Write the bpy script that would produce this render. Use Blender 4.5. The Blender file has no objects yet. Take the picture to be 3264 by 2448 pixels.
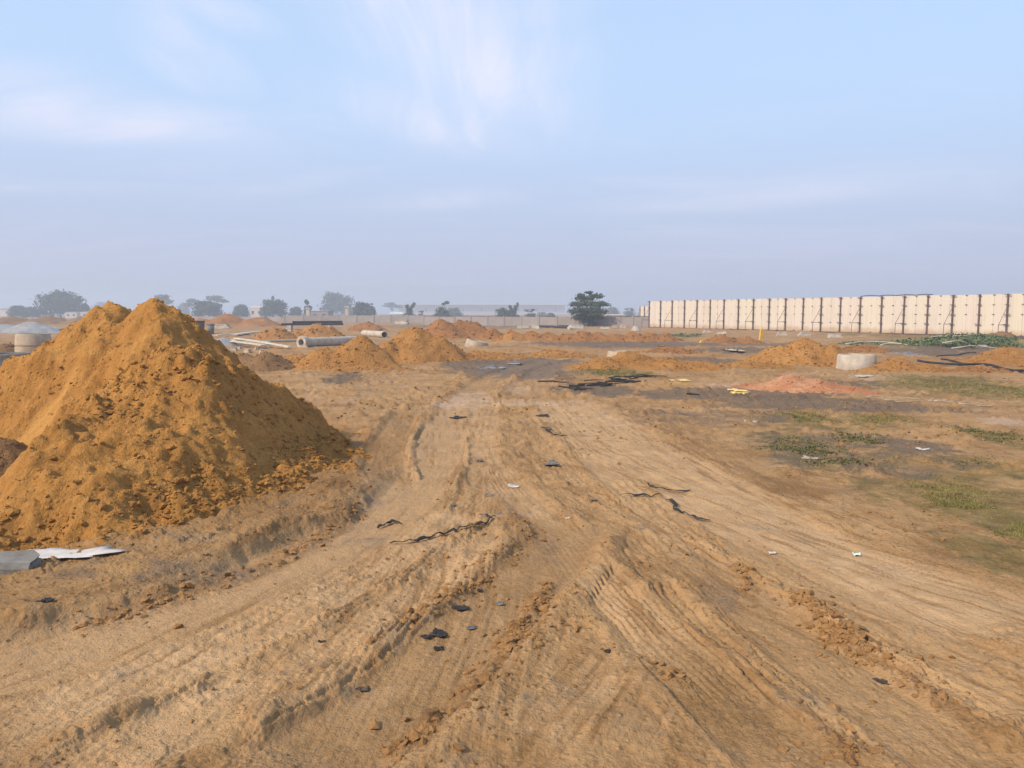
import bpy, math, random
import numpy as np
from mathutils import Vector, Matrix

# ------------------------------------------------------------------ camera, sky, sun, exposure
SC = bpy.context.scene
COL = SC.collection
F = 2450.0                      # focal length in photograph pixels (3264 x 2448)
CX, CY, HOR = 1632.0, 1224.0, 996.0
EYE = 1.6
PITCH = math.atan((CY - HOR) / F)

cam_d = bpy.data.cameras.new('camera')
cam = bpy.data.objects.new('camera', cam_d)
COL.objects.link(cam)
cam.location = (0, 0, EYE)
cam.rotation_euler = (math.pi / 2 - PITCH, 0, 0)
cam_d.sensor_fit = 'HORIZONTAL'
cam_d.sensor_width = 36.0
cam_d.lens = 36.0 * F / 3264.0
cam_d.clip_start = 0.05
cam_d.clip_end = 4000
SC.camera = cam

SUN_AZ = math.atan2(-0.82, -0.57)       # compass-like angle from +Y
SUN_EL = math.radians(38)
to_sun = Vector((math.sin(SUN_AZ) * math.cos(SUN_EL), math.cos(SUN_AZ) * math.cos(SUN_EL), math.sin(SUN_EL)))
sun_d = bpy.data.lights.new('sun', 'SUN')
sun_d.energy = 3.15
sun_d.angle = math.radians(4.0)
sun_d.color = (1.0, 0.87, 0.69)
sun = bpy.data.objects.new('sun', sun_d)
COL.objects.link(sun)
sun.rotation_euler = to_sun.to_track_quat('Z', 'Y').to_euler()

SC.view_settings.view_transform = 'Standard'
SC.view_settings.look = 'None'
SC.view_settings.exposure = 0.74
SC.view_settings.gamma = 1.0
SC.view_settings.use_curve_mapping = False
SC.cycles.max_bounces = 5
SC.cycles.diffuse_bounces = 2
SC.cycles.glossy_bounces = 2
SC.cycles.volume_bounces = 0
SC.cycles.transparent_max_bounces = 8
SC.cycles.use_denoising = True

SKY_STRENGTH = 0.13
world = bpy.data.worlds.new('World')
SC.world = world
world.use_nodes = True
wt = world.node_tree
wt.nodes.clear()


def N(t, typ, **kw):
    n = t.nodes.new(typ)
    for k, v in kw.items():
        setattr(n, k, v)
    return n


def setin(n, vals):
    for k, v in vals.items():
        n.inputs[k].default_value = v
    return n


def math_n(t, op, a, b=None, c=None, clamp=False):
    n = N(t, 'ShaderNodeMath', operation=op, use_clamp=clamp)
    for i, v in enumerate((a, b, c)):
        if v is None:
            continue
        if hasattr(v, 'is_output') or isinstance(v, bpy.types.NodeSocket):
            t.links.new(v, n.inputs[i])
        else:
            n.inputs[i].default_value = v
    return n.outputs[0]


def mix_c(t, fac, a, b, mode='MIX'):
    n = N(t, 'ShaderNodeMix', data_type='RGBA', blend_type=mode)
    for idx, v in ((0, fac), (6, a), (7, b)):
        if isinstance(v, bpy.types.NodeSocket):
            t.links.new(v, n.inputs[idx])
        elif idx == 0:
            n.inputs[0].default_value = v
        else:
            n.inputs[idx].default_value = (*v[:3], 1.0)
    return n.outputs[2]


def maprange(t, v, a, b, c=0.0, d=1.0, smooth=True):
    n = N(t, 'ShaderNodeMapRange', interpolation_type='SMOOTHSTEP' if smooth else 'LINEAR')
    n.clamp = True if not smooth else n.clamp
    t.links.new(v, n.inputs[0])
    for i, x in zip((1, 2, 3, 4), (a, b, c, d)):
        n.inputs[i].default_value = x
    return n.outputs[0]


def noise_n(t, vec, scale, detail=4, rough=0.55, dist=0.0, dim='3D'):
    n = N(t, 'ShaderNodeTexNoise', noise_dimensions=dim)
    if vec is not None:
        t.links.new(vec, n.inputs['Vector'])
    setin(n, {'Scale': scale, 'Detail': detail, 'Roughness': rough, 'Distortion': dist})
    return n.outputs['Fac']


def cloud_uv(px, py):
    u, v = (px - CX) / F, (CY - py) / F
    d = Vector((u, math.cos(PITCH) + v * math.sin(PITCH), -math.sin(PITCH) + v * math.cos(PITCH))).normalized()
    return Vector((d.x / (d.z + 0.12), d.y / (d.z + 0.12), 0))


def build_world():
    t = wt
    out = N(t, 'ShaderNodeOutputWorld')
    bg = N(t, 'ShaderNodeBackground')
    t.links.new(bg.outputs[0], out.inputs[0])
    bg.inputs[1].default_value = SKY_STRENGTH
    tc = N(t, 'ShaderNodeTexCoord')
    sep = N(t, 'ShaderNodeSeparateXYZ')
    t.links.new(tc.outputs['Generated'], sep.inputs[0])
    zc = math_n(t, 'MAXIMUM', sep.outputs[2], 0.03)
    comb = N(t, 'ShaderNodeCombineXYZ')
    t.links.new(sep.outputs[0], comb.inputs[0])
    t.links.new(sep.outputs[1], comb.inputs[1])
    t.links.new(zc, comb.inputs[2])
    sky = N(t, 'ShaderNodeTexSky', sky_type='NISHITA')
    sky.sun_disc = False
    sky.sun_elevation = SUN_EL
    sky.sun_rotation = SUN_AZ
    sky.air_density = 1.0
    sky.dust_density = 1.2
    sky.ozone_density = 2.0
    t.links.new(comb.outputs[0], sky.inputs[0])
    k = 1.0 / SKY_STRENGTH
    # thin high haze: pale towards the horizon in every direction
    hz = maprange(t, zc, 0.02, 0.45, 0.97, 0.80)
    hazy = mix_c(t, maprange(t, zc, 0.02, 0.30), (0.318 * k, 0.35 * k, 0.475 * k), (0.335 * k, 0.455 * k, 0.635 * k))
    base = mix_c(t, hz, sky.outputs[0], hazy)
    # cirrus on a flat layer
    den = math_n(t, 'ADD', zc, 0.12)
    ux = math_n(t, 'DIVIDE', sep.outputs[0], den)
    uy = math_n(t, 'DIVIDE', sep.outputs[1], den)
    cv = N(t, 'ShaderNodeCombineXYZ')
    t.links.new(ux, cv.inputs[0])
    t.links.new(uy, cv.inputs[1])

    def wisps(rot, sx, sy, scale, lo, hi, seed):
        m = N(t, 'ShaderNodeMapping')
        t.links.new(cv.outputs[0], m.inputs[0])
        m.inputs['Location'].default_value = (seed, seed * 0.7, seed)
        m.inputs['Rotation'].default_value = (0, 0, rot)
        m.inputs['Scale'].default_value = (sx, sy, 1)
        return maprange(t, noise_n(t, m.outputs[0], scale, 9, 0.62, 0.7), lo, hi)

    fine = wisps(0.45, 3.2, 0.7, 1.1, 0.36, 0.72, 3.1)
    lay = wisps(0.12, 0.55, 2.2, 1.0, 0.34, 0.70, 5.3)
    broad = wisps(0.2, 0.6, 1.6, 0.9, 0.48, 0.85, 7.7)
    total = None
    blobs = [  # centre px, tip px (long axis end), half width in layer units, weight
        ((1480, 160), (1740, 500), 0.34, 1.0), ((1480, 60), (1200, 180), 0.28, 1.0), ((1600, 200), (1850, 60), 0.30, 0.55),
        ((1430, 390), (960, 220), 0.32, 0.85), ((1500, 350), (1800, 490), 0.24, 0.7),
        ((350, 390), (1050, 470), 0.34, 0.62), ((540, 110), (440, -80), 0.10, 0.9),
        ((600, 180), (760, 340), 0.16, 0.7), ((100, 330), (-500, 250), 0.40, 0.55), ((700, 40), (820, 90), 0.12, 0.5),
        ((2450, 620), (3300, 560), 0.35, 0.35), ((1400, 640), (1000, 680), 0.25, 0.3)]
    for (c, e, hw, wgt) in blobs:
        a, b = cloud_uv(*c), cloud_uv(*e)
        L = (b - a).length
        ang = math.atan2((b - a).y, (b - a).x)
        m = N(t, 'ShaderNodeMapping', vector_type='TEXTURE')
        t.links.new(cv.outputs[0], m.inputs[0])
        m.inputs['Location'].default_value = a
        m.inputs['Rotation'].default_value = (0, 0, ang)
        m.inputs['Scale'].default_value = (max(L, 0.2), hw, 1)
        ln = N(t, 'ShaderNodeVectorMath', operation='LENGTH')
        t.links.new(m.outputs[0], ln.inputs[0])
        g = maprange(t, ln.outputs['Value'], 1.25, 0.0, 0.0, wgt)
        tex = lay if (c[0] < 460 or c[0] > 2000) else fine
        g = math_n(t, 'MULTIPLY', g, math_n(t, 'ADD', math_n(t, 'MULTIPLY', tex, 0.78), 0.24))
        total = g if total is None else math_n(t, 'MAXIMUM', total, g)
    placed = total
    cl = math_n(t, 'MAXIMUM', placed, math_n(t, 'MULTIPLY', broad, 0.28), clamp=True)
    fin = mix_c(t, cl, base, (0.62 * k, 0.585 * k, 0.655 * k))
    t.links.new(fin, bg.inputs[0])


build_world()


# ------------------------------------------------------------------ helpers
def ray(px, py):
    u, v = (px - CX) / F, (CY - py) / F
    return np.array((u, math.cos(PITCH) + v * math.sin(PITCH), -math.sin(PITCH) + v * math.cos(PITCH)))


def P(px, py, z=0.0):
    """photograph pixel -> point on the plane at height z"""
    d = ray(px, py)
    k = (z - EYE) / d[2]
    return np.array((d[0] * k, d[1] * k, z))


def PD(px, py, D):
    """photograph pixel -> point at forward distance D"""
    d = ray(px, py)
    k = D / d[1]
    return np.array((d[0] * k, D, EYE + d[2] * k))


def V(x, y):            # pixel of the 2212 px wide view -> photograph pixel
    return (x * 1.47559, y * 1.47559)


def hashi(ix, iy, seed):
    with np.errstate(over='ignore'):
        h = (ix.astype(np.uint32) * np.uint32(374761393) + iy.astype(np.uint32) * np.uint32(668265263)
             + np.uint32((seed * 2246822519 + 3266489917) & 0xffffffff))
        h = (h ^ (h >> np.uint32(13))) * np.uint32(1274126177)
        h = (h ^ (h >> np.uint32(16))) * np.uint32(2654435761)
        h = h ^ (h >> np.uint32(15))
    return h.astype(np.float32) / np.float32(4294967295.0)


def vnoise(x, y, seed=0):
    xf, yf = np.floor(x), np.floor(y)
    ix, iy = xf.astype(np.int64), yf.astype(np.int64)
    fx, fy = (x - xf).astype(np.float32), (y - yf).astype(np.float32)
    fx = fx * fx * fx * (fx * (fx * 6 - 15) + 10)
    fy = fy * fy * fy * (fy * (fy * 6 - 15) + 10)
    a, b = hashi(ix, iy, seed), hashi(ix + 1, iy, seed)
    c, d = hashi(ix, iy + 1, seed), hashi(ix + 1, iy + 1, seed)
    return (a + (b - a) * fx) * (1 - fy) + (c + (d - c) * fx) * fy


def fbm(x, y, octv=4, seed=0, gain=0.5):
    s, a, tot, f = 0, 1.0, 0.0, 1.0
    for o in range(octv):
        c, sn = math.cos(o * 1.1), math.sin(o * 1.1)
        s = s + a * (vnoise((x * c - y * sn) * f, (x * sn + y * c) * f, seed + o * 17) * 2 - 1)
        tot += a
        a *= gain
        f *= 2.03
    return s / tot


def lumps(x, y, cell, seed, keep=0.5, rmin=0.15, rmax=0.45):
    """scattered half-buried bumps: height in units of cell"""
    X, Y = x / cell, y / cell
    ix, iy = np.floor(X).astype(np.int64), np.floor(Y).astype(np.int64)
    h = np.zeros(x.shape, np.float32)
    for dx in (-1, 0, 1):
        for dy in (-1, 0, 1):
            jx, jy = ix + dx, iy + dy
            px = jx + hashi(jx, jy, seed)
            py = jy + hashi(jx, jy, seed + 1)
            rr = rmin + (rmax - rmin) * hashi(jx, jy, seed + 2) ** 2
            on = hashi(jx, jy, seed + 3) < keep
            an = hashi(jx, jy, seed + 4) * 3.1416
            el = 0.55 + 0.45 * hashi(jx, jy, seed + 5)
            ddx, ddy = X - px, Y - py
            a = (ddx * np.cos(an) + ddy * np.sin(an)) / rr
            b = (-ddx * np.sin(an) + ddy * np.cos(an)) / (rr * el)
            q = 1 - (a * a + b * b)
            h = np.maximum(h, np.where(on, np.sqrt(np.maximum(q, 0)) * rr * el, 0))
    return h


def sstep(a, b, x):
    t = np.clip((x - a) / (b - a), 0, 1)
    return t * t * (3 - 2 * t)


def mesh_np(name, verts, faces, smooth=True):
    """verts (n,3), faces (m,3|4) -> mesh data"""
    me = bpy.data.meshes.new(name)
    verts = np.ascontiguousarray(verts, np.float32)
    faces = np.ascontiguousarray(faces, np.int32)
    k = faces.shape[1]
    me.vertices.add(len(verts))
    me.vertices.foreach_set('co', verts.ravel())
    me.loops.add(faces.size)
    me.loops.foreach_set('vertex_index', faces.ravel())
    me.polygons.add(len(faces))
    me.polygons.foreach_set('loop_start', np.arange(0, faces.size, k, dtype=np.int32))
    me.polygons.foreach_set('loop_total', np.full(len(faces), k, np.int32))
    me.polygons.foreach_set('use_smooth', np.full(len(faces), smooth))
    me.update(calc_edges=True)
    return me


def mesh_py(name, verts, faces, smooth=False):
    me = bpy.data.meshes.new(name)
    me.from_pydata([tuple(map(float, v)) for v in verts], [], faces)
    if smooth:
        me.polygons.foreach_set('use_smooth', np.full(len(me.polygons), True))
    me.update()
    return me


def link(name, data, mat=None, parent=None, loc=None, rot=None):
    o = bpy.data.objects.new(name, data)
    COL.objects.link(o)
    if mat is not None and data is not None and len(data.materials) == 0:
        data.materials.append(mat)
    if parent is not None:
        o.parent = parent
    if loc is not None:
        o.location = tuple(map(float, loc))
    if rot is not None:
        o.rotation_euler = rot
    return o


def tag(o, label=None, cat=None, group=None, kind=None):
    if label:
        o['label'] = label
    if cat:
        o['category'] = cat
    if group:
        o['group'] = group
    if kind:
        o['kind'] = kind
    return o


class MB:
    """collects simple solids into one mesh"""
    def __init__(self):
        self.v, self.f = [], []

    def add(self, vs, fs):
        n = len(self.v)
        self.v += [tuple(map(float, v)) for v in vs]
        self.f += [tuple(i + n for i in f) for f in fs]
        return self

    def box(self, c, s, rz=0.0, taper=1.0):
        x, y, z = s[0] / 2, s[1] / 2, s[2] / 2
        ca, sa = math.cos(rz), math.sin(rz)
        vs = []
        for k, tz in ((1.0, -z), (taper, z)):
            for (a, b) in ((-x, -y), (x, -y), (x, y), (-x, y)):
                a, b = a * k, b * k
                vs.append((c[0] + a * ca - b * sa, c[1] + a * sa + b * ca, c[2] + tz))
        return self.add(vs, [(0, 3, 2, 1), (4, 5, 6, 7), (0, 1, 5, 4), (1, 2, 6, 5), (2, 3, 7, 6), (3, 0, 4, 7)])

    def tube(self, pts, rad, n=8, flat=1.0):
        pts = [Vector(p) for p in pts]
        rad = rad if hasattr(rad, '__len__') else [rad] * len(pts)
        vs, fs = [], []
        for i, p in enumerate(pts):
            d = (pts[min(i + 1, len(pts) - 1)] - pts[max(i - 1, 0)]).normalized()
            a = d.cross(Vector((0, 0, 1)))
            if a.length < 1e-4:
                a = Vector((1, 0, 0))
            a.normalize()
            b = a.cross(d).normalized()
            for k in range(n):
                t = 2 * math.pi * k / n
                vs.append(p + a * math.cos(t) * rad[i] + b * math.sin(t) * rad[i] * flat)
        for i in range(len(pts) - 1):
            for k in range(n):
                k2 = (k + 1) % n
                fs.append((i * n + k, i * n + k2, (i + 1) * n + k2, (i + 1) * n + k))
        fs.append(tuple(reversed(range(n))))
        fs.append(tuple(range((len(pts) - 1) * n, len(pts) * n)))
        return self.add(vs, fs)

    def lathe(self, prof, n=28, c=(0, 0, 0)):
        """closed profile of (r, z)"""
        vs, fs, m = [], [], len(prof)
        for k in range(n):
            t = 2 * math.pi * k / n
            for (r, z) in prof:
                vs.append((c[0] + r * math.cos(t), c[1] + r * math.sin(t), c[2] + z))
        for k in range(n):
            k2 = (k + 1) % n
            for j in range(m):
                j2 = (j + 1) % m
                fs.append((k * m + j, k2 * m + j, k2 * m + j2, k * m + j2))
        return self.add(vs, fs)

    def mesh(self, name, smooth=False):
        return mesh_py(name, self.v, self.f, smooth)

    def build(self, name, mat, parent=None, smooth=False, loc=None, rot=None):
        return link(name, self.mesh(name, smooth), mat, parent, loc, rot)


# ------------------------------------------------------------------ materials
def new_mat(name):
    m = bpy.data.materials.new(name)
    m.use_nodes = True
    t = m.node_tree
    b = t.nodes['Principled BSDF']
    b.inputs['Specular IOR Level'].default_value = 0.12
    return m, t, b


def bump(t, b, h, strength, dist):
    n = N(t, 'ShaderNodeBump')
    n.inputs['Strength'].default_value = strength
    n.inputs['Distance'].default_value = dist
    t.links.new(h, n.inputs['Height'])
    t.links.new(n.outputs[0], b.inputs['Normal'])


def crumbs(t, pos, scale):
    """grains of crumbled soil: a rounded bump in some of the cells"""
    v = N(t, 'ShaderNodeTexVoronoi', feature='F1')
    t.links.new(pos, v.inputs['Vector'])
    setin(v, {'Scale': scale, 'Randomness': 1.0})
    dome = maprange(t, v.outputs['Distance'], 0.55, 0.05)
    sep = N(t, 'ShaderNodeSeparateColor')
    t.links.new(v.outputs['Color'], sep.inputs[0])
    return math_n(t, 'MULTIPLY', dome, maprange(t, sep.outputs[0], 0.35, 1.0, 0.0, 1.0, False))


def soil_mat(name, dark, mid, light, sc=1.0, streak=None, grain=0.02, rough=0.95, tone=(0.90, 0.83, 0.75)):
    m, t, b = new_mat(name)
    g = N(t, 'ShaderNodeNewGeometry')
    pos = g.outputs['Position']
    n1 = noise_n(t, pos, 0.9 * sc, 4, 0.6)
    n2 = noise_n(t, pos, 5.0 * sc, 5, 0.62, 0.4)
    n3 = noise_n(t, pos, 34.0 * sc, 4, 0.65)
    f = math_n(t, 'ADD', math_n(t, 'MULTIPLY', n1, 0.4), math_n(t, 'ADD', math_n(t, 'MULTIPLY', n2, 0.38), math_n(t, 'MULTIPLY', n3, 0.3)))
    c = mix_c(t, maprange(t, f, 0.36, 0.56), dark, mid)
    c = mix_c(t, maprange(t, f, 0.52, 0.72), c, light)
    if streak:
        at = N(t, 'ShaderNodeAttribute', attribute_name='streak')
        c = mix_c(t, at.outputs['Fac'], c, streak)
    c = mix_c(t, 1.0, c, tone, 'MULTIPLY')
    t.links.new(c, b.inputs['Base Color'])
    b.inputs['Roughness'].default_value = rough
    hh = math_n(t, 'ADD', noise_n(t, pos, 55.0 * sc, 6, 0.7), math_n(t, 'MULTIPLY', n2, 0.7))
    hh = math_n(t, 'ADD', hh, math_n(t, 'ADD', math_n(t, 'MULTIPLY', crumbs(t, pos, 26.0 * sc), 1.0), math_n(t, 'MULTIPLY', crumbs(t, pos, 70.0 * sc), 0.4)))
    bump(t, b, hh, 0.8, grain / sc)
    return m


def plain_mat(name, col, var=0.25, scale=6.0, rough=0.8, bumpd=0.004, spec=0.25, metal=0.0, dirt=None):
    m, t, b = new_mat(name)
    tc = N(t, 'ShaderNodeTexCoord')
    n1 = noise_n(t, tc.outputs['Object'], scale, 6, 0.65)
    lo = tuple(c * (1 - var) for c in col)
    hi = tuple(min(1, c * (1 + var)) for c in col)
    c = mix_c(t, maprange(t, n1, 0.3, 0.7), lo, hi)
    if dirt:
        g = N(t, 'ShaderNodeNewGeometry')
        c = mix_c(t, maprange(t, noise_n(t, g.outputs['Position'], scale * 0.5, 6, 0.7), 0.50, 0.72, 0, 0.8), c, dirt)
    oi = N(t, 'ShaderNodeObjectInfo')
    c = mix_c(t, maprange(t, oi.outputs['Random'], 0, 1, 0.0, 0.16, False), c, (0, 0, 0))
    t.links.new(c, b.inputs['Base Color'])
    b.inputs['Roughness'].default_value = rough
    b.inputs['Specular IOR Level'].default_value = spec
    b.inputs['Metallic'].default_value = metal
    bump(t, b, noise_n(t, tc.outputs['Object'], scale * 6, 5, 0.7), 0.6, bumpd)
    return m


M = {}
M['mound'] = soil_mat('mound_soil', (0.24, 0.118, 0.034), (0.40, 0.205, 0.060), (0.52, 0.292, 0.10), 1.0, (0.56, 0.315, 0.105), 0.026, tone=(0.92, 0.835, 0.71))
M['heap'] = soil_mat('heap_soil', (0.25, 0.122, 0.036), (0.40, 0.20, 0.060), (0.50, 0.275, 0.095), 0.5, None, 0.03)
M['heap_red'] = soil_mat('heap_soil_red', (0.23, 0.108, 0.038), (0.36, 0.172, 0.060), (0.45, 0.235, 0.09), 0.4, None, 0.04)
M['heap_brown'] = soil_mat('heap_soil_brown', (0.15, 0.085, 0.038), (0.245, 0.145, 0.068), (0.33, 0.205, 0.105), 0.6, None, 0.03)
M['clay'] = soil_mat('pink_clay', (0.32, 0.118, 0.052), (0.44, 0.205, 0.105), (0.56, 0.34, 0.21), 0.5, None, 0.02)
M['gravel'] = soil_mat('grey_gravel', (0.22, 0.215, 0.22), (0.31, 0.30, 0.30), (0.40, 0.39, 0.38), 1.2, None, 0.04, tone=(1, 1, 1))
M['clod'] = soil_mat('clod_soil', (0.20, 0.108, 0.042), (0.34, 0.195, 0.080), (0.47, 0.29, 0.135), 3.0, None, 0.012, tone=(0.76, 0.69, 0.64))
M['concrete'] = plain_mat('concrete', (0.40, 0.32, 0.235), 0.2, 3.0, 0.9, 0.01, dirt=(0.36, 0.24, 0.14))
M['concrete_dark'] = plain_mat('weathered_concrete', (0.19, 0.175, 0.155), 0.3, 4.0, 0.92, 0.012, dirt=(0.24, 0.16, 0.09))
M['concrete_pale'] = plain_mat('pale_concrete', (0.43, 0.37, 0.30), 0.22, 3.0, 0.92, 0.01, dirt=(0.36, 0.235, 0.13))
M['black'] = plain_mat('black_plastic', (0.026, 0.025, 0.027), 0.4, 14.0, 0.75, 0.003, 0.2, dirt=(0.17, 0.11, 0.06))
M['film'] = plain_mat('grey_film', (0.13, 0.125, 0.125), 0.4, 20.0, 0.65, 0.003, 0.2, dirt=(0.25, 0.17, 0.10))
M['white'] = plain_mat('white_sheet', (0.52, 0.47, 0.43), 0.12, 9.0, 0.6, 0.003, 0.4, dirt=(0.45, 0.32, 0.20))
M['greenish'] = plain_mat('pale_green_film', (0.50, 0.68, 0.60), 0.15, 20.0, 0.5, 0.003, 0.4)
M['yellow'] = plain_mat('yellow_paint', (0.72, 0.42, 0.05), 0.15, 5.0, 0.6, 0.003, 0.4)
M['straw'] = plain_mat('yellow_straw', (0.70, 0.52, 0.20), 0.2, 12.0, 0.85, 0.004)
M['stick'] = plain_mat('dry_stick', (0.40, 0.32, 0.24), 0.3, 12.0, 0.9, 0.004)
M['char'] = plain_mat('charred_stick', (0.028, 0.025, 0.024), 0.4, 12.0, 0.9, 0.004)
M['wood'] = plain_mat('pale_board', (0.56, 0.49, 0.39), 0.2, 4.0, 0.85, 0.004)
M['bark'] = plain_mat('bark', (0.10, 0.075, 0.055), 0.3, 6.0, 0.95, 0.02)
M['steel'] = plain_mat('brown_steel', (0.115, 0.065, 0.058), 0.35, 8.0, 0.7, 0.003, 0.4)
M['wall_far'] = plain_mat('far_wall_cream', (0.50, 0.42, 0.34), 0.12, 0.6, 0.9, 0.01)
M['wall_grey'] = plain_mat('far_wall_grey', (0.30, 0.25, 0.225), 0.12, 0.6, 0.9, 0.01)
M['coping'] = plain_mat('dark_coping', (0.075, 0.065, 0.062), 0.2, 1.0, 0.9, 0.01)
M['house'] = plain_mat('painted_house', (0.60, 0.52, 0.44), 0.1, 0.3, 0.85, 0.01)
M['shed'] = plain_mat('warehouse_sheet', (0.58, 0.46, 0.38), 0.08, 0.05, 0.8, 0.01)
M['roof'] = plain_mat('pale_roof', (0.55, 0.60, 0.55), 0.1, 0.3, 0.8, 0.01)
M['window'] = plain_mat('dark_opening', (0.05, 0.05, 0.06), 0.2, 1.0, 0.5, 0.005)


def panel_mat():
    m, t, b = new_mat('cream_panel')
    g = N(t, 'ShaderNodeNewGeometry')
    mp = N(t, 'ShaderNodeMapping')
    t.links.new(g.outputs['Position'], mp.inputs[0])
    mp.inputs['Scale'].default_value = (1, 1, 0.08)
    n1 = noise_n(t, mp.outputs[0], 2.2, 5, 0.6)
    oi = N(t, 'ShaderNodeObjectInfo')
    c = mix_c(t, oi.outputs['Random'], (0.585, 0.52, 0.41), (0.58, 0.50, 0.425))
    c = mix_c(t, maprange(t, n1, 0.42, 0.72, 0, 0.65), c, (0.52, 0.43, 0.36))
    n2 = noise_n(t, g.outputs['Position'], 1.1, 5, 0.65)
    c = mix_c(t, maprange(t, n2, 0.56, 0.8, 0, 0.25), c, (0.42, 0.30, 0.21))
    sz = N(t, 'ShaderNodeSeparateXYZ')
    t.links.new(g.outputs['Position'], sz.inputs[0])
    spl = math_n(t, 'SUBTRACT', sz.outputs[2], math_n(t, 'MULTIPLY', n2, 0.9))
    c = mix_c(t, maprange(t, spl, 0.12, -0.35, 0, 0.75), c, (0.40, 0.27, 0.15))
    n4 = noise_n(t, mp.outputs[0], 6.0, 4, 0.6)
    c = mix_c(t, maprange(t, n4, 0.58, 0.75, 0, 0.45), c, (0.42, 0.29, 0.22))
    t.links.new(c, b.inputs['Base Color'])
    b.inputs['Roughness'].default_value = 0.75
    return m


M['panel'] = panel_mat()


def leaf_mat(name, a, b_, c_):
    m, t, b = new_mat(name)
    g = N(t, 'ShaderNodeNewGeometry')
    n = noise_n(t, g.outputs['Position'], 1.3, 3, 0.6)
    n2 = noise_n(t, g.outputs['Position'], 7.0, 2, 0.6)
    f = math_n(t, 'ADD', math_n(t, 'MULTIPLY', n, 0.5), math_n(t, 'MULTIPLY', n2, 0.5))
    c = mix_c(t, maprange(t, f, 0.35, 0.52), a, b_)
    c = mix_c(t, maprange(t, f, 0.5, 0.68), c, c_)
    t.links.new(c, b.inputs['Base Color'])
    b.inputs['Roughness'].default_value = 0.8
    return m


M['leaf'] = leaf_mat('tree_leaf', (0.030, 0.045, 0.020), (0.055, 0.075, 0.032), (0.095, 0.11, 0.05))
M['leaf_pale'] = leaf_mat('thin_tree_leaf', (0.07, 0.085, 0.05), (0.11, 0.125, 0.075), (0.16, 0.165, 0.10))
M['grass'] = leaf_mat('grass_blade', (0.11, 0.105, 0.028), (0.20, 0.17, 0.052), (0.34, 0.25, 0.095))
M['weed'] = leaf_mat('weed_leaf', (0.055, 0.062, 0.020), (0.11, 0.105, 0.034), (0.24, 0.17, 0.066))
M['shrub'] = leaf_mat('shrub_leaf', (0.055, 0.08, 0.03), (0.095, 0.125, 0.048), (0.18, 0.195, 0.08))


# ------------------------------------------------------------------ ground: height field with tyre tracks and ruts
def spline(pts, n=8):
    pts = [np.array(p, float) for p in pts]
    q = [2 * pts[0] - pts[1]] + pts + [2 * pts[-1] - pts[-2]]
    out = []
    for i in range(1, len(q) - 2):
        for k in range(n):
            t = k / n
            a, b, c, d = q[i - 1], q[i], q[i + 1], q[i + 2]
            out.append(0.5 * ((2 * b) + (c - a) * t + (2 * a - 5 * b + 4 * c - d) * t * t + (3 * b - a - 3 * c + d) * t ** 3))
    out.append(q[-2])
    return np.array(out)


def line_px(pts, n=4):
    return spline([P(*V(x, y))[:2] for (x, y) in pts], n)


def near_line(x, y, L, reach):
    """signed lateral distance (+ = left of travel), run along the line; only where within reach"""
    lo, hi = L.min(0) - reach, L.max(0) + reach
    idx = np.nonzero((x > lo[0]) & (x < hi[0]) & (y > lo[1]) & (y < hi[1]))[0]
    if len(idx) == 0:
        return idx, None, None, 0
    X, Y = x[idx], y[idx]
    best = np.full(X.shape, 1e9)
    lat = np.zeros(X.shape)
    run = np.zeros(X.shape)
    s0 = 0.0
    for a, b in zip(L[:-1], L[1:]):
        d = b - a
        ln = np.hypot(*d)
        if ln < 1e-6:
            continue
        u = d / ln
        t = np.clip((X - a[0]) * u[0] + (Y - a[1]) * u[1], 0, ln)
        qx, qy = X - a[0] - u[0] * t, Y - a[1] - u[1] * t
        dd = np.hypot(qx, qy)
        side = np.sign(u[0] * qy - u[1] * qx)
        m = dd < best
        best = np.where(m, dd, best)
        lat = np.where(m, dd * side, lat)
        run = np.where(m, s0 + t, run)
        s0 += ln
    k = np.abs(lat) < reach
    return idx[k], lat[k], run[k], s0


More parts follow.
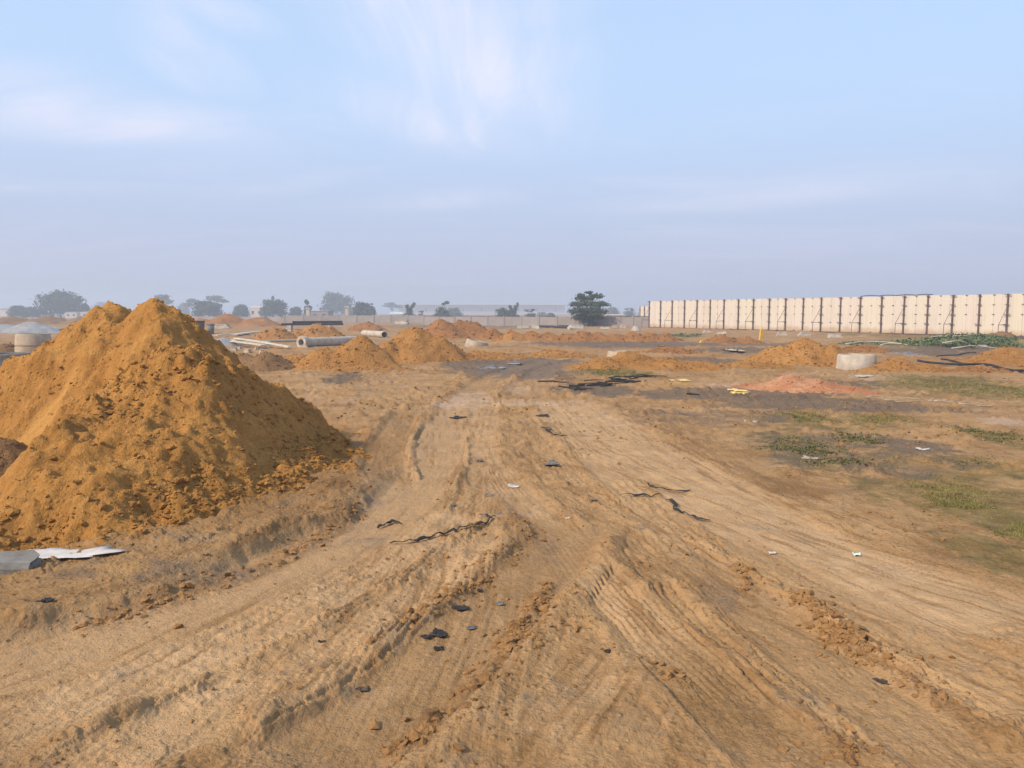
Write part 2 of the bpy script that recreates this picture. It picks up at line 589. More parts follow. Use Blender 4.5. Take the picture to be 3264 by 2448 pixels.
# (view px line, half width, depth, berm, ribs, smoothness)
TRACKS = [
    ([(1015, 860), (960, 930), (925, 1000), (880, 1060), (800, 1130), (690, 1190), (540, 1262), (330, 1345), (100, 1410), (-300, 1500)], 0.36, 0.055, 0.010, 0, 1.0),
    ([(1250, 1120), (1170, 1215), (1090, 1290), (990, 1385), (850, 1500), (700, 1610), (520, 1740)], 0.27, 0.075, 0.055, 0, 1.0),
    ([(1280, 1130), (1210, 1222), (1150, 1290), (1075, 1385), (960, 1500), (830, 1610), (680, 1740)], 0.13, 0.020, 0.012, 4, 0.55),
    ([(1070, 1000), (1110, 1060), (1180, 1130), (1270, 1230), (1390, 1345), (1520, 1455), (1640, 1565), (1780, 1690)], 0.17, 0.035, 0.020, 5, 0.5),
    ([(1400, 1370), (1500, 1450), (1600, 1530), (1720, 1640), (1800, 1720)], 0.20, 0.040, 0.015, 0, 0.6),
    ([(1225, 870), (1400, 985), (1600, 1105), (1800, 1205), (2010, 1290), (2330, 1400)], 0.50, 0.040, 0.020, 3, 0.9),
    ([(1470, 1180), (1600, 1275), (1730, 1385), (1890, 1505), (2110, 1645), (2300, 1760)], 0.22, 0.060, 0.035, 0, 0.7),
    ([(1360, 1370), (1235, 1530), (1100, 1700)], 0.12, 0.012, 0.005, 0, 0.3),
    ([(1500, 1370), (1400, 1530), (1310, 1700)], 0.10, 0.010, 0.005, 0, 0.3),
    ([(1010, 1090), (850, 1195), (650, 1305), (400, 1418), (100, 1535), (-200, 1640)], 0.24, 0.035, 0.018, 4, 0.8),
    ([(1075, 1150), (950, 1250), (760, 1365), (500, 1505), (250, 1630), (0, 1750)], 0.20, 0.038, 0.022, 4, 0.6),
    ([(960, 1320), (800, 1430), (600, 1560), (430, 1680)], 0.15, 0.025, 0.016, 3, 0.5),
    ([(620, 1300), (350, 1440), (50, 1590), (-150, 1680)], 0.14, 0.022, 0.014, 3, 0.5),
    ([(1055, 860), (1035, 940), (1045, 1010), (1080, 1075)], 0.22, 0.035, 0.020, 3, 0.6),
    ([(975, 865), (965, 930), (955, 1000), (900, 1075)], 0.20, 0.040, 0.030, 3, 0.6),
    ([(880, 890), (840, 960), (830, 1010), (850, 1060)], 0.22, 0.060, 0.060, 0, 0.5),
    ([(1170, 865), (1230, 930), (1330, 1030), (1430, 1130), (1540, 1240)], 0.20, 0.030, 0.020, 3, 0.6),
    ([(1010, 865), (1050, 825), (1120, 795), (1230, 772)], 0.35, 0.060, 0.040, 0, 0.8),
    ([(1130, 860), (1150, 825), (1190, 795), (1290, 772)], 0.35, 0.060, 0.040, 0, 0.8),
    ([(1560, 1150), (1720, 1245), (1880, 1330), (2080, 1420), (2300, 1510)], 0.20, 0.045, 0.025, 0, 0.7),
    ([(1700, 1300), (1850, 1390), (2030, 1480), (2250, 1590)], 0.16, 0.030, 0.018, 4, 0.6),
]
FAN = random.Random(8)
for (ex, ey) in [(-180, 1560), (-60, 1700), (150, 1700), (330, 1700), (480, 1700), (640, 1720), (860, 1740)]:
    x0, y0 = FAN.uniform(1010, 1110), FAN.uniform(990, 1120)
    TRACKS.append(([(x0, y0), (x0 + (ex - x0) * .28 + 30, y0 + (ey - y0) * .30), (x0 + (ex - x0) * .62, y0 + (ey - y0) * .63), (ex, ey)], FAN.uniform(.09, .15), .020, .012, 3, .12))
for (ex, ey) in [(1900, 1720), (2080, 1720), (2300, 1680), (2330, 1560), (2330, 1480), (2330, 1350)]:
    x0, y0 = FAN.uniform(1150, 1260), FAN.uniform(900, 1080)
    TRACKS.append(([(x0, y0), (x0 + (ex - x0) * .30, y0 + (ey - y0) * .33), (x0 + (ex - x0) * .62, y0 + (ey - y0) * .64), (ex, ey)], FAN.uniform(.09, .15), .020, .012, 3, .12))
DAMP = {1: 0.9, 4: 1.0, 6: 0.7, 15: 0.8, 17: 0.7, 18: 0.6, 0: 0.35, 19: 0.5}
TRACKS = [(line_px(p), *r) for (p, *r) in TRACKS]
BANK = line_px([(905, 985), (850, 1050), (800, 1090), (750, 1130), (640, 1178), (520, 1225), (380, 1292), (220, 1345), (60, 1385), (-200, 1440)], 6)
RIDGES = [  # lines of broken clods: view px, spread (m), height, clods
    ([(1190, 1245), (1130, 1340), (1085, 1405), (1005, 1490), (925, 1560), (835, 1630)], 0.055, 0.060, 4200),
    ([(1725, 1285), (1790, 1350), (1860, 1400)], 0.075, 0.055, 1300),
    ([(1765, 1560), (1820, 1610), (1860, 1660)], 0.060, 0.040, 280),
    ([(1580, 1215), (1640, 1275)], 0.050, 0.030, 160),
    ([(1090, 1195), (1040, 1250), (960, 1300), (860, 1370)], 0.06, 0.022, 420),
    ([(1100, 1110), (1150, 1150), (1100, 1200), (1080, 1225)], 0.09, 0.03, 300),
    ([(1440, 1430), (1500, 1500)], 0.05, 0.02, 120),
    ([(780, 1100), (640, 1190), (420, 1280), (150, 1370)], 0.10, 0.035, 900),
    ([(1800, 1370), (1960, 1460), (2180, 1600)], 0.06, 0.025, 260),
]
RIDGES = [(line_px(p), *r) for (p, *r) in RIDGES]


def blob_mask(x, y, blobs, seed, warp=0.5):
    out = np.zeros(x.shape, np.float32)
    for i, (px, py, rx, ry, w) in enumerate(blobs):
        c = P(px, py)
        a = P(px + rx, py)[0] - c[0]
        b = 0.5 * (P(px, max(py - ry, HOR + 12))[1] - P(px, py + ry)[1])
        k = (np.abs(x - c[0]) < 2.2 * a) & (np.abs(y - c[1]) < 2.2 * b)
        if not k.any():
            continue
        X, Y = x[k], y[k]
        d = np.sqrt(((X - c[0]) / a) ** 2 + ((Y - c[1]) / b) ** 2)
        d = d + warp * fbm(X / a * 2.2, Y / b * 2.2, 5, seed + i, 0.6)
        out[k] = np.maximum(out[k], w * sstep(1.15, 0.55, d))
    return out


MUD = [(1590, 1168, 210, 28, 1.0), (1690, 1192, 150, 20, .8), (2380, 1252, 330, 20, .7), (2640, 1440, 280, 80, .5), (2200, 1330, 330, 36, .4), (1700, 1160, 200, 22, .8), (2600, 1290, 380, 26, .7), (2450, 1100, 200, 10, .6), (1180, 1690, 120, 60, .3), (500, 1850, 420, 60, .35), (2250, 1150, 150, 14, .7), (2650, 1220, 200, 12, .6), (1750, 1130, 170, 10, .7), (2420, 1330, 200, 16, .5), (2780, 1400, 140, 22, .5), (1560, 1168, 140, 24, 1.0), (1720, 1185, 120, 26, .6), (1900, 1242, 140, 26, .9), (2150, 1262, 170, 18, .75), (2480, 1272, 240, 24, .95),
       (2760, 1300, 260, 26, .75), (2000, 1098, 330, 12, .85), (2350, 1118, 140, 10, .9), (2900, 1122, 190, 16, .85), (3050, 1112, 160, 12, .7),
       (1100, 1202, 80, 18, .85), (2920, 1425, 130, 32, .8), (1190, 1600, 50, 30, .25), (700, 1090, 60, 20, .25), (1500, 1040, 320, 8, .5),
       (2850, 1300, 320, 24, .45), (3000, 1480, 160, 30, .4), (60, 1480, 70, 40, .5), (2640, 1790, 40, 30, .0), (2300, 1880, 70, 60, .35), (1750, 1760, 60, 40, .3)]
GRS = [(3160, 1760, 190, 90, .7), (3020, 1235, 340, 48, .7), (3150, 1560, 170, 90, .6), (3000, 1600, 300, 120, .6), (3080, 1490, 220, 60, .6), (2700, 1345, 330, 36, .6), (2650, 1440, 260, 90, .6), (1960, 1192, 130, 14, .8), (3090, 1230, 230, 42, .95), (2540, 1335, 150, 26, .8), (2600, 1445, 190, 75, .75), (3170, 1650, 150, 90, 1.0),
       (3210, 1400, 110, 45, .8), (2150, 1072, 90, 7, .8), (3000, 1100, 330, 18, .9), (2820, 1340, 150, 22, .5), (3000, 1560, 180, 50, .5), (2450, 1180, 160, 10, .4), (2820, 1070, 200, 8, .7)]
PALE = [(1500, 1270, 75, 30, .6), (1700, 1287, 170, 12, .65), (1480, 1292, 110, 12, .65), (3220, 1348, 90, 18, .9), (2300, 1225, 120, 8, .8), (2800, 1205, 120, 10, .7),
        (1650, 1240, 40, 12, .5), (680, 1095, 70, 14, .7), (3050, 1172, 60, 6, .6), (2120, 1125, 80, 6, .5), (600, 1070, 160, 8, .5), (1180, 1240, 200, 60, .25)]
WET = [(1565, 1172, 60, 8, .8), (1640, 1156, 40, 6, .7), (2880, 1130, 70, 6, .8)]


def inside_dist(x, y, poly):
    d = np.full(x.shape, 1e9)
    ins = np.zeros(x.shape, bool)
    n = len(poly)
    for i in range(n):
        a, b = np.array(poly[i]), np.array(poly[(i + 1) % n])
        e = b - a
        t = np.clip(((x - a[0]) * e[0] + (y - a[1]) * e[1]) / (e @ e), 0, 1)
        d = np.minimum(d, np.hypot(x - a[0] - e[0] * t, y - a[1] - e[1] * t))
        c = ((a[1] > y) != (b[1] > y)) & (x < (b[0] - a[0]) * (y - a[1]) / (b[1] - a[1] + 1e-12) + a[0])
        ins ^= c
    return np.where(ins, d, -d)


TOE = [(-3.6, 4.75), (-2.75, 4.95), (-2.38, 5.35), (-2.08, 6.0), (-1.88, 7.2), (-1.72, 8.5), (-1.9, 9.6), (-2.7, 10.9), (-4.2, 11.9),
       (-6.0, 11.6), (-7.5, 9.9), (-7.3, 8.2), (-5.9, 7.6), (-4.75, 7.3), (-4.45, 6.6), (-4.2, 5.6)]


def ground_fields(x, y, full=True):
    x = np.asarray(x, np.float64)
    y = np.asarray(y, np.float64)
    r = np.hypot(x, y)
    smooth = np.zeros(x.shape)
    tr = np.zeros(x.shape)
    strk = np.zeros(x.shape)
    pack = np.zeros(x.shape)
    damp = np.zeros(x.shape)
    for i, (L, hw, depth, berm, ribs, sm) in enumerate(TRACKS):
        reach = hw * 2.4 + 0.5
        idx, lat, run, tot = near_line(x, y, L, reach)
        if len(idx) == 0:
            continue
        wob = 0.12 * hw * fbm(run * 1.3, run * 0 + i, 2, 40 + i)
        a = np.abs(lat + wob) / hw
        fade = sstep(0, 0.5, run) * sstep(0, 0.5, tot - run) * (0.7 + 0.5 * vnoise(run * 0.9, run * 0 + i * 3.3, 60 + i))
        inside = sstep(1.12, 0.78, a)
        h = -0.36 * depth * inside + 0.42 * berm * np.exp(-((a - 1.35) / 0.28) ** 2) * (0.55 + 0.9 * vnoise(run * 6, lat * 4, 70 + i))
        if ribs:
            ph = (lat + 0.012 * fbm(run * 3, lat * 3, 2, 82 + i)) / hw * ribs * 1.7 * math.pi
            h = h + inside * 0.0042 * np.cos(ph) * sstep(0.25, 0.75, vnoise(run * 1.7, lat * 2, 80 + i))
            h = h + inside * 0.0022 * np.cos(run * 2 * math.pi / 0.06 + 2 * fbm(run * 4, lat * 4, 2, 84 + i)) * (np.cos(ph) > 0) * sstep(0.5, 0.8, vnoise(run * 1.1, lat * 1.0, 85 + i))
        tr[idx] = np.where(np.abs(h * fade) > np.abs(tr[idx]), h * fade, tr[idx] + 0.4 * h * fade)
        w = sstep(reach, hw, np.abs(lat)) * np.minimum(1, fade)
        strk[idx] = np.where(w > 0.05, w * fbm(run * 1.8, lat * 30, 4, 90 + i, 0.65) + (1 - w) * strk[idx], strk[idx])
        smooth[idx] = np.maximum(smooth[idx], sm * sstep(1.3, 0.7, a) * np.minimum(1, fade))
        damp[idx] = np.maximum(damp[idx], DAMP.get(i, 0) * sstep(1.25, 0.75, a) * np.minimum(1, fade))
        pack[idx] = np.maximum(pack[idx], sstep(1.2, 0.7, a) * np.minimum(1, fade) * sm)
    h = 0.035 * fbm(x * 0.33, y * 0.33, 3, 5) + 0.02 * fbm(x * 1.2, y * 1.2, 3, 9)
    far = sstep(14, 30, r)
    h = h + far * (0.10 * fbm(x * 0.30, y * 0.30, 3, 21) + 0.05 * fbm(x * 0.9, y * 0.9, 3, 22)) * sstep(400, 90, r)
    h = h + tr
    # raised shoulder between the lane and the big heap
    idx, lat, run, tot = near_line(x, y, BANK, 2.2)
    if len(idx):
        e = lat * -1.0
        e = e + 0.08 * fbm(run * 2.2, run * 0, 3, 31) + 0.045 * fbm(run * 8, lat * 8, 3, 32)
        up = sstep(-0.02, 0.16, e) * sstep(2.2, 0.7, e) * sstep(0, 2.2, run)
        h[idx] += (0.085 + 0.02 * fbm(run * 1.2, lat * 2, 3, 33)) * up
        smooth[idx] *= (1 - 0.8 * up)
        damp[idx] = np.maximum(damp[idx], 0.5 * up)
    rough = 1 - 0.86 * smooth
    rid = np.zeros(x.shape)
    for i, (L, sp, hh, n) in enumerate(RIDGES):
        idx, lat, run, tot = near_line(x, y, L, sp * 3.5)
        if len(idx):
            g = np.exp(-(lat / sp) ** 2) * sstep(-0.02, 0.12, run) * sstep(-0.02, 0.12, tot - run)
            rid[idx] = np.maximum(rid[idx], g)
            h[idx] += hh * 0.45 * g * (0.5 + vnoise(run * 8, lat * 10, 130 + i))
    if full:
        nearw = sstep(16, 9, r)
        det = 0.020 * fbm(x * 3.1, y * 3.1, 4, 51, 0.55)
        det = det + 0.011 * strk
        fine = 0.009 * fbm(x * 14, y * 14, 4, 52, 0.62)
        h = h + (0.30 + 0.70 * rough) * (det + fine * nearw)
        # broken crust: low scarps of dried plates
        q = fbm(x * 4.5, y * 4.5, 4, 57, 0.6)
        crust = sstep(0.02, 0.06, q) * 0.6 + sstep(0.22, 0.26, q) + sstep(-0.22, -0.18, q) * 0.6
        h = h + 0.020 * crust * (rough - 0.10) * nearw * sstep(-0.25, 0.25, fbm(x * 0.9, y * 0.9, 2, 58))
        dens = np.clip(0.35 + 0.9 * fbm(x * 0.8, y * 0.8, 3, 53), 0, 1) * rough + rid
        k = np.nonzero((r < 16) & (dens > 0.05))[0]
        X, Y = x[k], y[k]
        wx, wy = X + 0.02 * fbm(X * 11, Y * 11, 2, 54), Y + 0.02 * fbm(X * 11, Y * 11, 2, 55)
        b = np.clip(dens[k], 0, 1.2)
        h[k] += b * (0.75 * 0.10 * lumps(wx, wy, 0.10, 200, 0.35) + 1.0 * 0.05 * lumps(wx, wy, 0.05, 210, 0.6))
        k = np.nonzero((r > 8) & (r < 45))[0]
        X, Y = x[k], y[k]
        h[k] += sstep(8, 13, r[k]) * (0.25 + 0.75 * rough[k]) * (0.24 * 0.8 * lumps(X, Y, 0.24, 220, 0.65) + 0.035 * fbm(X * 2.3, Y * 2.3, 4, 225, 0.65))
        k = np.nonzero((r > 25) & (r < 140))[0]
        h[k] += sstep(25, 40, r[k]) * 0.5 * lumps(x[k], y[k], 0.9, 230, 0.4) * 0.5
    ground_fields.strk = strk
    ground_fields.damp = damp
    return h, smooth, rough, rid, pack


def gz(x, y):
    h = ground_fields(np.array([float(x)]), np.array([float(y)]), False)[0]
    return float(h[0])


def G(px, py, lift=0.0):
    z = 0.0
    for _ in range(3):
        p = P(px, py, z)
        z = gz(p[0], p[1])
    p[2] = z + lift
    return p


def build_ground():
    half = math.radians(40)
    front = np.linspace(-half, half, 780)
    rest = np.linspace(half, 2 * math.pi - half, 70)[1:-1]
    ang = np.concatenate([front, rest])
    rr, r = [0.0, 0.01, 0.4, 0.8, 1.2], 1.5
    while r < 900:
        rr.append(r)
        r += min(max(r * r / 1250.0, 0.005), 0.0075 * r if r < 22 else (0.0105 * r if r < 130 else 0.03 * r))
    rr = np.array(rr[1:])
    A, R = np.meshgrid(ang, rr)
    x, y = (np.sin(A) * R).ravel(), (np.cos(A) * R).ravel()
    h, smooth, rough, rid, pack = ground_fields(x, y)
    STRK, DMP = ground_fields.strk, ground_fields.damp
    rad = np.hypot(x, y)
    h = np.where(rad > 800, h - (rad - 800) * 0.004, h)
    nA, nR = len(ang), len(rr)
    i = np.arange(nR - 1)[:, None] * nA
    j = np.arange(nA)[None, :]
    j2 = (j + 1) % nA
    f = np.stack([i + j, i + nA + j, i + nA + j2, i + j2], -1).reshape(-1, 4)
    verts = np.stack([x, y, h], 1)
    verts = np.vstack([verts, [[0, 0, h[:nA].mean()]]])
    me = mesh_np('ground', verts, f[:, ::-1])
    # closing fan at the foot of the camera
    wet = blob_mask(x, y, WET, 410, 0.35)
    mud = blob_mask(x, y, MUD, 300)
    grs = blob_mask(x, y, GRS, 330)
    pale = blob_mask(x, y, PALE, 360)
    orange = np.clip(0.35 + 0.9 * fbm(x * 0.15, y * 0.15, 4, 380), 0, 1) * sstep(13, 24, rad)
    k = (x > -8.5) & (x < -0.5) & (y > 3.5) & (y < 13)
    dt = inside_dist(x[k], y[k], TOE) + 0.25 * fbm(x[k] * 2.2, y[k] * 2.2, 4, 390, 0.6)
    orange[k] = np.maximum(orange[k], sstep(-0.65, 0.05, dt))
    ca = np.zeros((len(verts), 4), np.float32)
    ca[:-1, 0], ca[:-1, 1], ca[:-1, 2], ca[:-1, 3] = mud, grs, pale, 1
    cb = np.zeros((len(verts), 4), np.float32)
    cb[:-1, 0], cb[:-1, 1], cb[:-1, 2], cb[:-1, 3] = pack, np.maximum(wet, 0), orange, 1
    cc = np.zeros((len(verts), 4), np.float32)
    cc[:-1, 0], cc[:-1, 1], cc[:-1, 2] = rid, rough, np.clip(0.5 + 0.9 * STRK, 0, 1)
    cc[:-1, 3] = DMP
    for nm, arr in (('soil_a', ca), ('soil_b', cb), ('soil_c', cc)):
        at = me.attributes.new(nm, 'FLOAT_COLOR', 'POINT')
        at.data.foreach_set('color', arr.ravel())
    m, t, b = new_mat('bare_earth')
    g = N(t, 'ShaderNodeNewGeometry')
    pos = g.outputs['Position']
    sa = N(t, 'ShaderNodeSeparateColor')
    t.links.new(N(t, 'ShaderNodeAttribute', attribute_name='soil_a').outputs['Color'], sa.inputs[0])
    sb = N(t, 'ShaderNodeSeparateColor')
    t.links.new(N(t, 'ShaderNodeAttribute', attribute_name='soil_b').outputs['Color'], sb.inputs[0])
    sc_ = N(t, 'ShaderNodeSeparateColor')
    at_c = N(t, 'ShaderNodeAttribute', attribute_name='soil_c')
    t.links.new(at_c.outputs['Color'], sc_.inputs[0])
    n1 = noise_n(t, pos, 0.7, 5, 0.6, 0.3)
    n2 = noise_n(t, pos, 4.2, 6, 0.65, 0.5)
    n3 = noise_n(t, pos, 40.0, 5, 0.7)
    f1 = math_n(t, 'ADD', math_n(t, 'MULTIPLY', n1, 0.45), math_n(t, 'ADD', math_n(t, 'MULTIPLY', n2, 0.35), math_n(t, 'MULTIPLY', n3, 0.22)))
    c = mix_c(t, maprange(t, f1, 0.36, 0.55), (0.32, 0.188, 0.080), (0.47, 0.295, 0.137))
    c = mix_c(t, maprange(t, f1, 0.50, 0.68), c, (0.55, 0.368, 0.192))
    c = mix_c(t, math_n(t, 'MULTIPLY', sb.outputs[0], 0.75), c, mix_c(t, maprange(t, n2, 0.35, 0.65), (0.47, 0.305, 0.155), (0.56, 0.382, 0.212)))
    c = mix_c(t, math_n(t, 'MULTIPLY', sb.outputs[2], maprange(t, n2, 0.38, 0.6, 0.25, 0.8)), c, mix_c(t, maprange(t, n2, 0.35, 0.65), (0.31, 0.155, 0.048), (0.46, 0.245, 0.080)))
    c = mix_c(t, math_n(t, 'MULTIPLY', sc_.outputs[0], 0.75), c, mix_c(t, maprange(t, n3, 0.35, 0.65), (0.17, 0.090, 0.034), (0.32, 0.18, 0.078)))
    c = mix_c(t, maprange(t, sc_.outputs[2], 0.5, 0.12, 0, 0.7), c, (0.25, 0.14, 0.056))
    c = mix_c(t, maprange(t, sc_.outputs[2], 0.5, 0.9, 0, 0.6), c, (0.53, 0.35, 0.18))
    sp = noise_n(t, pos, 22.0, 4, 0.72)
    c = mix_c(t, maprange(t, sp, 0.42, 0.30, 0, 0.55), c, (0.19, 0.105, 0.042))
    c = mix_c(t, maprange(t, sp, 0.58, 0.72, 0, 0.7), c, (0.55, 0.37, 0.19))
    dmp = maprange(t, noise_n(t, pos, 1.7, 6, 0.7, 0.6), 0.53, 0.66, 0, 0.55)
    c = mix_c(t, math_n(t, 'MULTIPLY', dmp, sc_.outputs[1]), c, (0.25, 0.135, 0.045))
    c = mix_c(t, math_n(t, 'MULTIPLY', at_c.outputs['Alpha'], maprange(t, n2, 0.3, 0.6, 0.4, 0.95)), c, mix_c(t, maprange(t, n3, 0.35, 0.65), (0.235, 0.135, 0.054), (0.33, 0.198, 0.082)))
    big = noise_n(t, pos, 0.45, 7, 0.72, 0.8)
    c = mix_c(t, math_n(t, 'MULTIPLY', maprange(t, big, 0.55, 0.68, 0, 0.7), sc_.outputs[1]), c, (0.215, 0.118, 0.046))
    c = mix_c(t, math_n(t, 'MULTIPLY', maprange(t, big, 0.46, 0.33, 0, 0.6), sc_.outputs[1]), c, (0.49, 0.29, 0.105))
    mot = noise_n(t, pos, 2.6, 8, 0.78, 0.6)
    edge = maprange(t, mot, 0.3, 0.7, -0.75, 0.75, False)
    pf = maprange(t, math_n(t, 'ADD', sa.outputs[2], edge), 0.15, 1.05, 0, 0.7)
    c = mix_c(t, pf, c, (0.56, 0.43, 0.32))
    gf = maprange(t, math_n(t, 'ADD', sa.outputs[1], math_n(t, 'MULTIPLY', edge, 0.8)), 0.15, 0.95, 0, 0.85)
    c = mix_c(t, gf, c, mix_c(t, maprange(t, n2, 0.35, 0.65), (0.135, 0.112, 0.036), (0.255, 0.195, 0.072)))
    mf = maprange(t, math_n(t, 'ADD', sa.outputs[0], math_n(t, 'MULTIPLY', edge, 0.6)), 0.12, 0.75, 0, 0.85)
    c = mix_c(t, mf, c, mix_c(t, maprange(t, n3, 0.35, 0.65), (0.115, 0.090, 0.068), (0.225, 0.172, 0.126)))
    wf = maprange(t, math_n(t, 'ADD', sb.outputs[1], edge), 0.55, 0.8)
    c = mix_c(t, wf, c, (0.06, 0.052, 0.048))
    worn = math_n(t, 'SUBTRACT', sc_.outputs[1], maprange(t, noise_n(t, pos, 0.8, 5, 0.65), 0.35, 0.65, 0.0, 0.55), clamp=True)
    c = mix_c(t, 1.0, c, mix_c(t, worn, (0.87, 0.815, 0.80), (0.68, 0.618, 0.575)), 'MULTIPLY')
    t.links.new(c, b.inputs['Base Color'])
    t.links.new(maprange(t, wf, 0, 1, 0.95, 0.12, False), b.inputs['Roughness'])
    hh = math_n(t, 'ADD', math_n(t, 'MULTIPLY', noise_n(t, pos, 60.0, 5, 0.7), 0.7), math_n(t, 'MULTIPLY', noise_n(t, pos, 14.0, 4, 0.6), 1.3))
    hh = math_n(t, 'ADD', hh, math_n(t, 'MULTIPLY', crumbs(t, pos, 30.0), math_n(t, 'ADD', math_n(t, 'MULTIPLY', sc_.outputs[1], 0.75), 0.12)))
    hh = math_n(t, 'ADD', hh, math_n(t, 'MULTIPLY', crumbs(t, pos, 75.0), 0.30))
    bn = N(t, 'ShaderNodeBump')
    bn.inputs['Distance'].default_value = 0.016
    t.links.new(maprange(t, wf, 0, 1, 0.85, 0.05, False), bn.inputs['Strength'])
    t.links.new(hh, bn.inputs['Height'])
    t.links.new(bn.outputs[0], b.inputs['Normal'])
    o = link('ground', me, m)
    tag(o, 'tan earth of the building plot crossed by tyre tracks', kind='structure')


build_ground()


# ------------------------------------------------------------------ clods
def ico(sub=0):
    import bmesh
    bm = bmesh.new()
    bmesh.ops.create_icosphere(bm, subdivisions=sub + 1, radius=1.0)
    v = np.array([p.co[:] for p in bm.verts])
    f = np.array([[q.index for q in p.verts] for p in bm.faces])
    bm.free()
    return v, f


ICO0, ICO1 = ico(0), ico(1)
RNG = np.random.default_rng(11)


def scatter_rocks(pos, size, base=ICO0, flat=0.65, sink=0.33, nvar=28):
    """joined clods: pos (n,3) on the surface, size (n,)"""
    bv, bf = base
    n = len(pos)
    nv = len(bv)
    var = []
    for k in range(nvar):
        j = 1 + RNG.uniform(-0.45, 0.4, (nv, 1))
        s = np.array((1, RNG.uniform(0.5, 0.95), RNG.uniform(0.35, 0.8)))
        var.append(bv * j * s)
    var = np.array(var)
    pick = RNG.integers(0, nvar, n)
    ang = RNG.uniform(0, 2 * math.pi, n)
    tilt = RNG.uniform(-0.6, 0.6, n)
    v = var[pick] * size[:, None, None]
    ct, st = np.cos(tilt)[:, None], np.sin(tilt)[:, None]
    x, y, z = v[..., 0], v[..., 1], v[..., 2]
    x, z = x * ct - z * st, x * st + z * ct
    ca, sa = np.cos(ang)[:, None], np.sin(ang)[:, None]
    x, y = x * ca - y * sa, x * sa + y * ca
    vv = np.stack([x, y, z], -1) + pos[:, None, :] + np.array((0, 0, 1)) * (size * (0.6 - sink * 1.6))[:, None, None]
    ff = bf[None] + (np.arange(n) * nv)[:, None, None]
    return vv.reshape(-1, 3), ff.reshape(-1, 3)


def build_ground_clods():
    P_, S_ = [], []
    for (L, sp, hh, n) in RIDGES:
        seg = RNG.integers(0, len(L) - 1, n)
        t = RNG.uniform(0, 1, n)
        c = L[seg] * (1 - t)[:, None] + L[seg + 1] * t[:, None]
        c = c + RNG.normal(0, sp * 1.4, (n, 2)) * RNG.uniform(0.1, 1.8, (n, 1))
        c = c[RNG.uniform(0, 1, n) < np.clip(0.6 + 1.6 * fbm(c[:, 0] * 3.5, c[:, 1] * 3.5, 2, 77), 0.08, 1)]
        P_.append(c)
        S_.append(0.004 + 0.026 * RNG.uniform(0, 1, len(c)) ** 4)
    # loose scatter over the whole near field, uneven
    n = 26000
    a = RNG.uniform(-math.radians(42), math.radians(42), n)
    r = 2.0 * (22 / 2.0) ** RNG.uniform(0, 1, n)
    x, y = np.sin(a) * r, np.cos(a) * r
    keep = RNG.uniform(0, 1, n) < np.clip(0.25 + 1.2 * fbm(x * 0.7, y * 0.7, 3, 601), 0.03, 1)
    x, y, r = x[keep], y[keep], r[keep]
    P_.append(np.stack([x, y], 1))
    S_.append((0.004 + 0.014 * RNG.uniform(0, 1, len(x)) ** 3) * np.clip(r / 5, 0.8, 2.2))
    p, s = np.vstack(P_), np.concatenate(S_)
    h, smooth, rough, rid, pack = ground_fields(p[:, 0], p[:, 1])
    k = RNG.uniform(0, 1, len(p)) < (1.05 - 0.93 * np.where(rid > 0.3, 0, smooth))
    p, s, h = p[k], s[k], h[k]
    v, f = scatter_rocks(np.column_stack([p, h]), s)
    o = link('loose_clods', mesh_np('loose_clods', v, f, False), M['clod'])
    tag(o, 'loose crumbs and clods of dry earth strewn over the tracks', 'clods', kind='stuff')


build_ground_clods()


# ------------------------------------------------------------------ earth heaps
def smax(vals, k):
    m = np.max(vals, 0)
    return m + k * np.log(np.sum([np.exp(np.clip((v - m) / k, -40, 0)) for v in vals], 0))


DUMPS = [(-4.10, 8.75, 1.87, .96), (-4.78, 9.2, 1.74, .78), (-2.74, 8.0, 1.06, .62), (-3.30, 7.45, 1.26, .64), (-3.3, 6.5, 0.82, .48),
         (-5.6, 8.9, 0.98, .50), (-3.15, 5.7, 0.42, .36), (-2.5, 6.6, 0.52, .42), (-6.4, 8.8, 0.66, .5)]


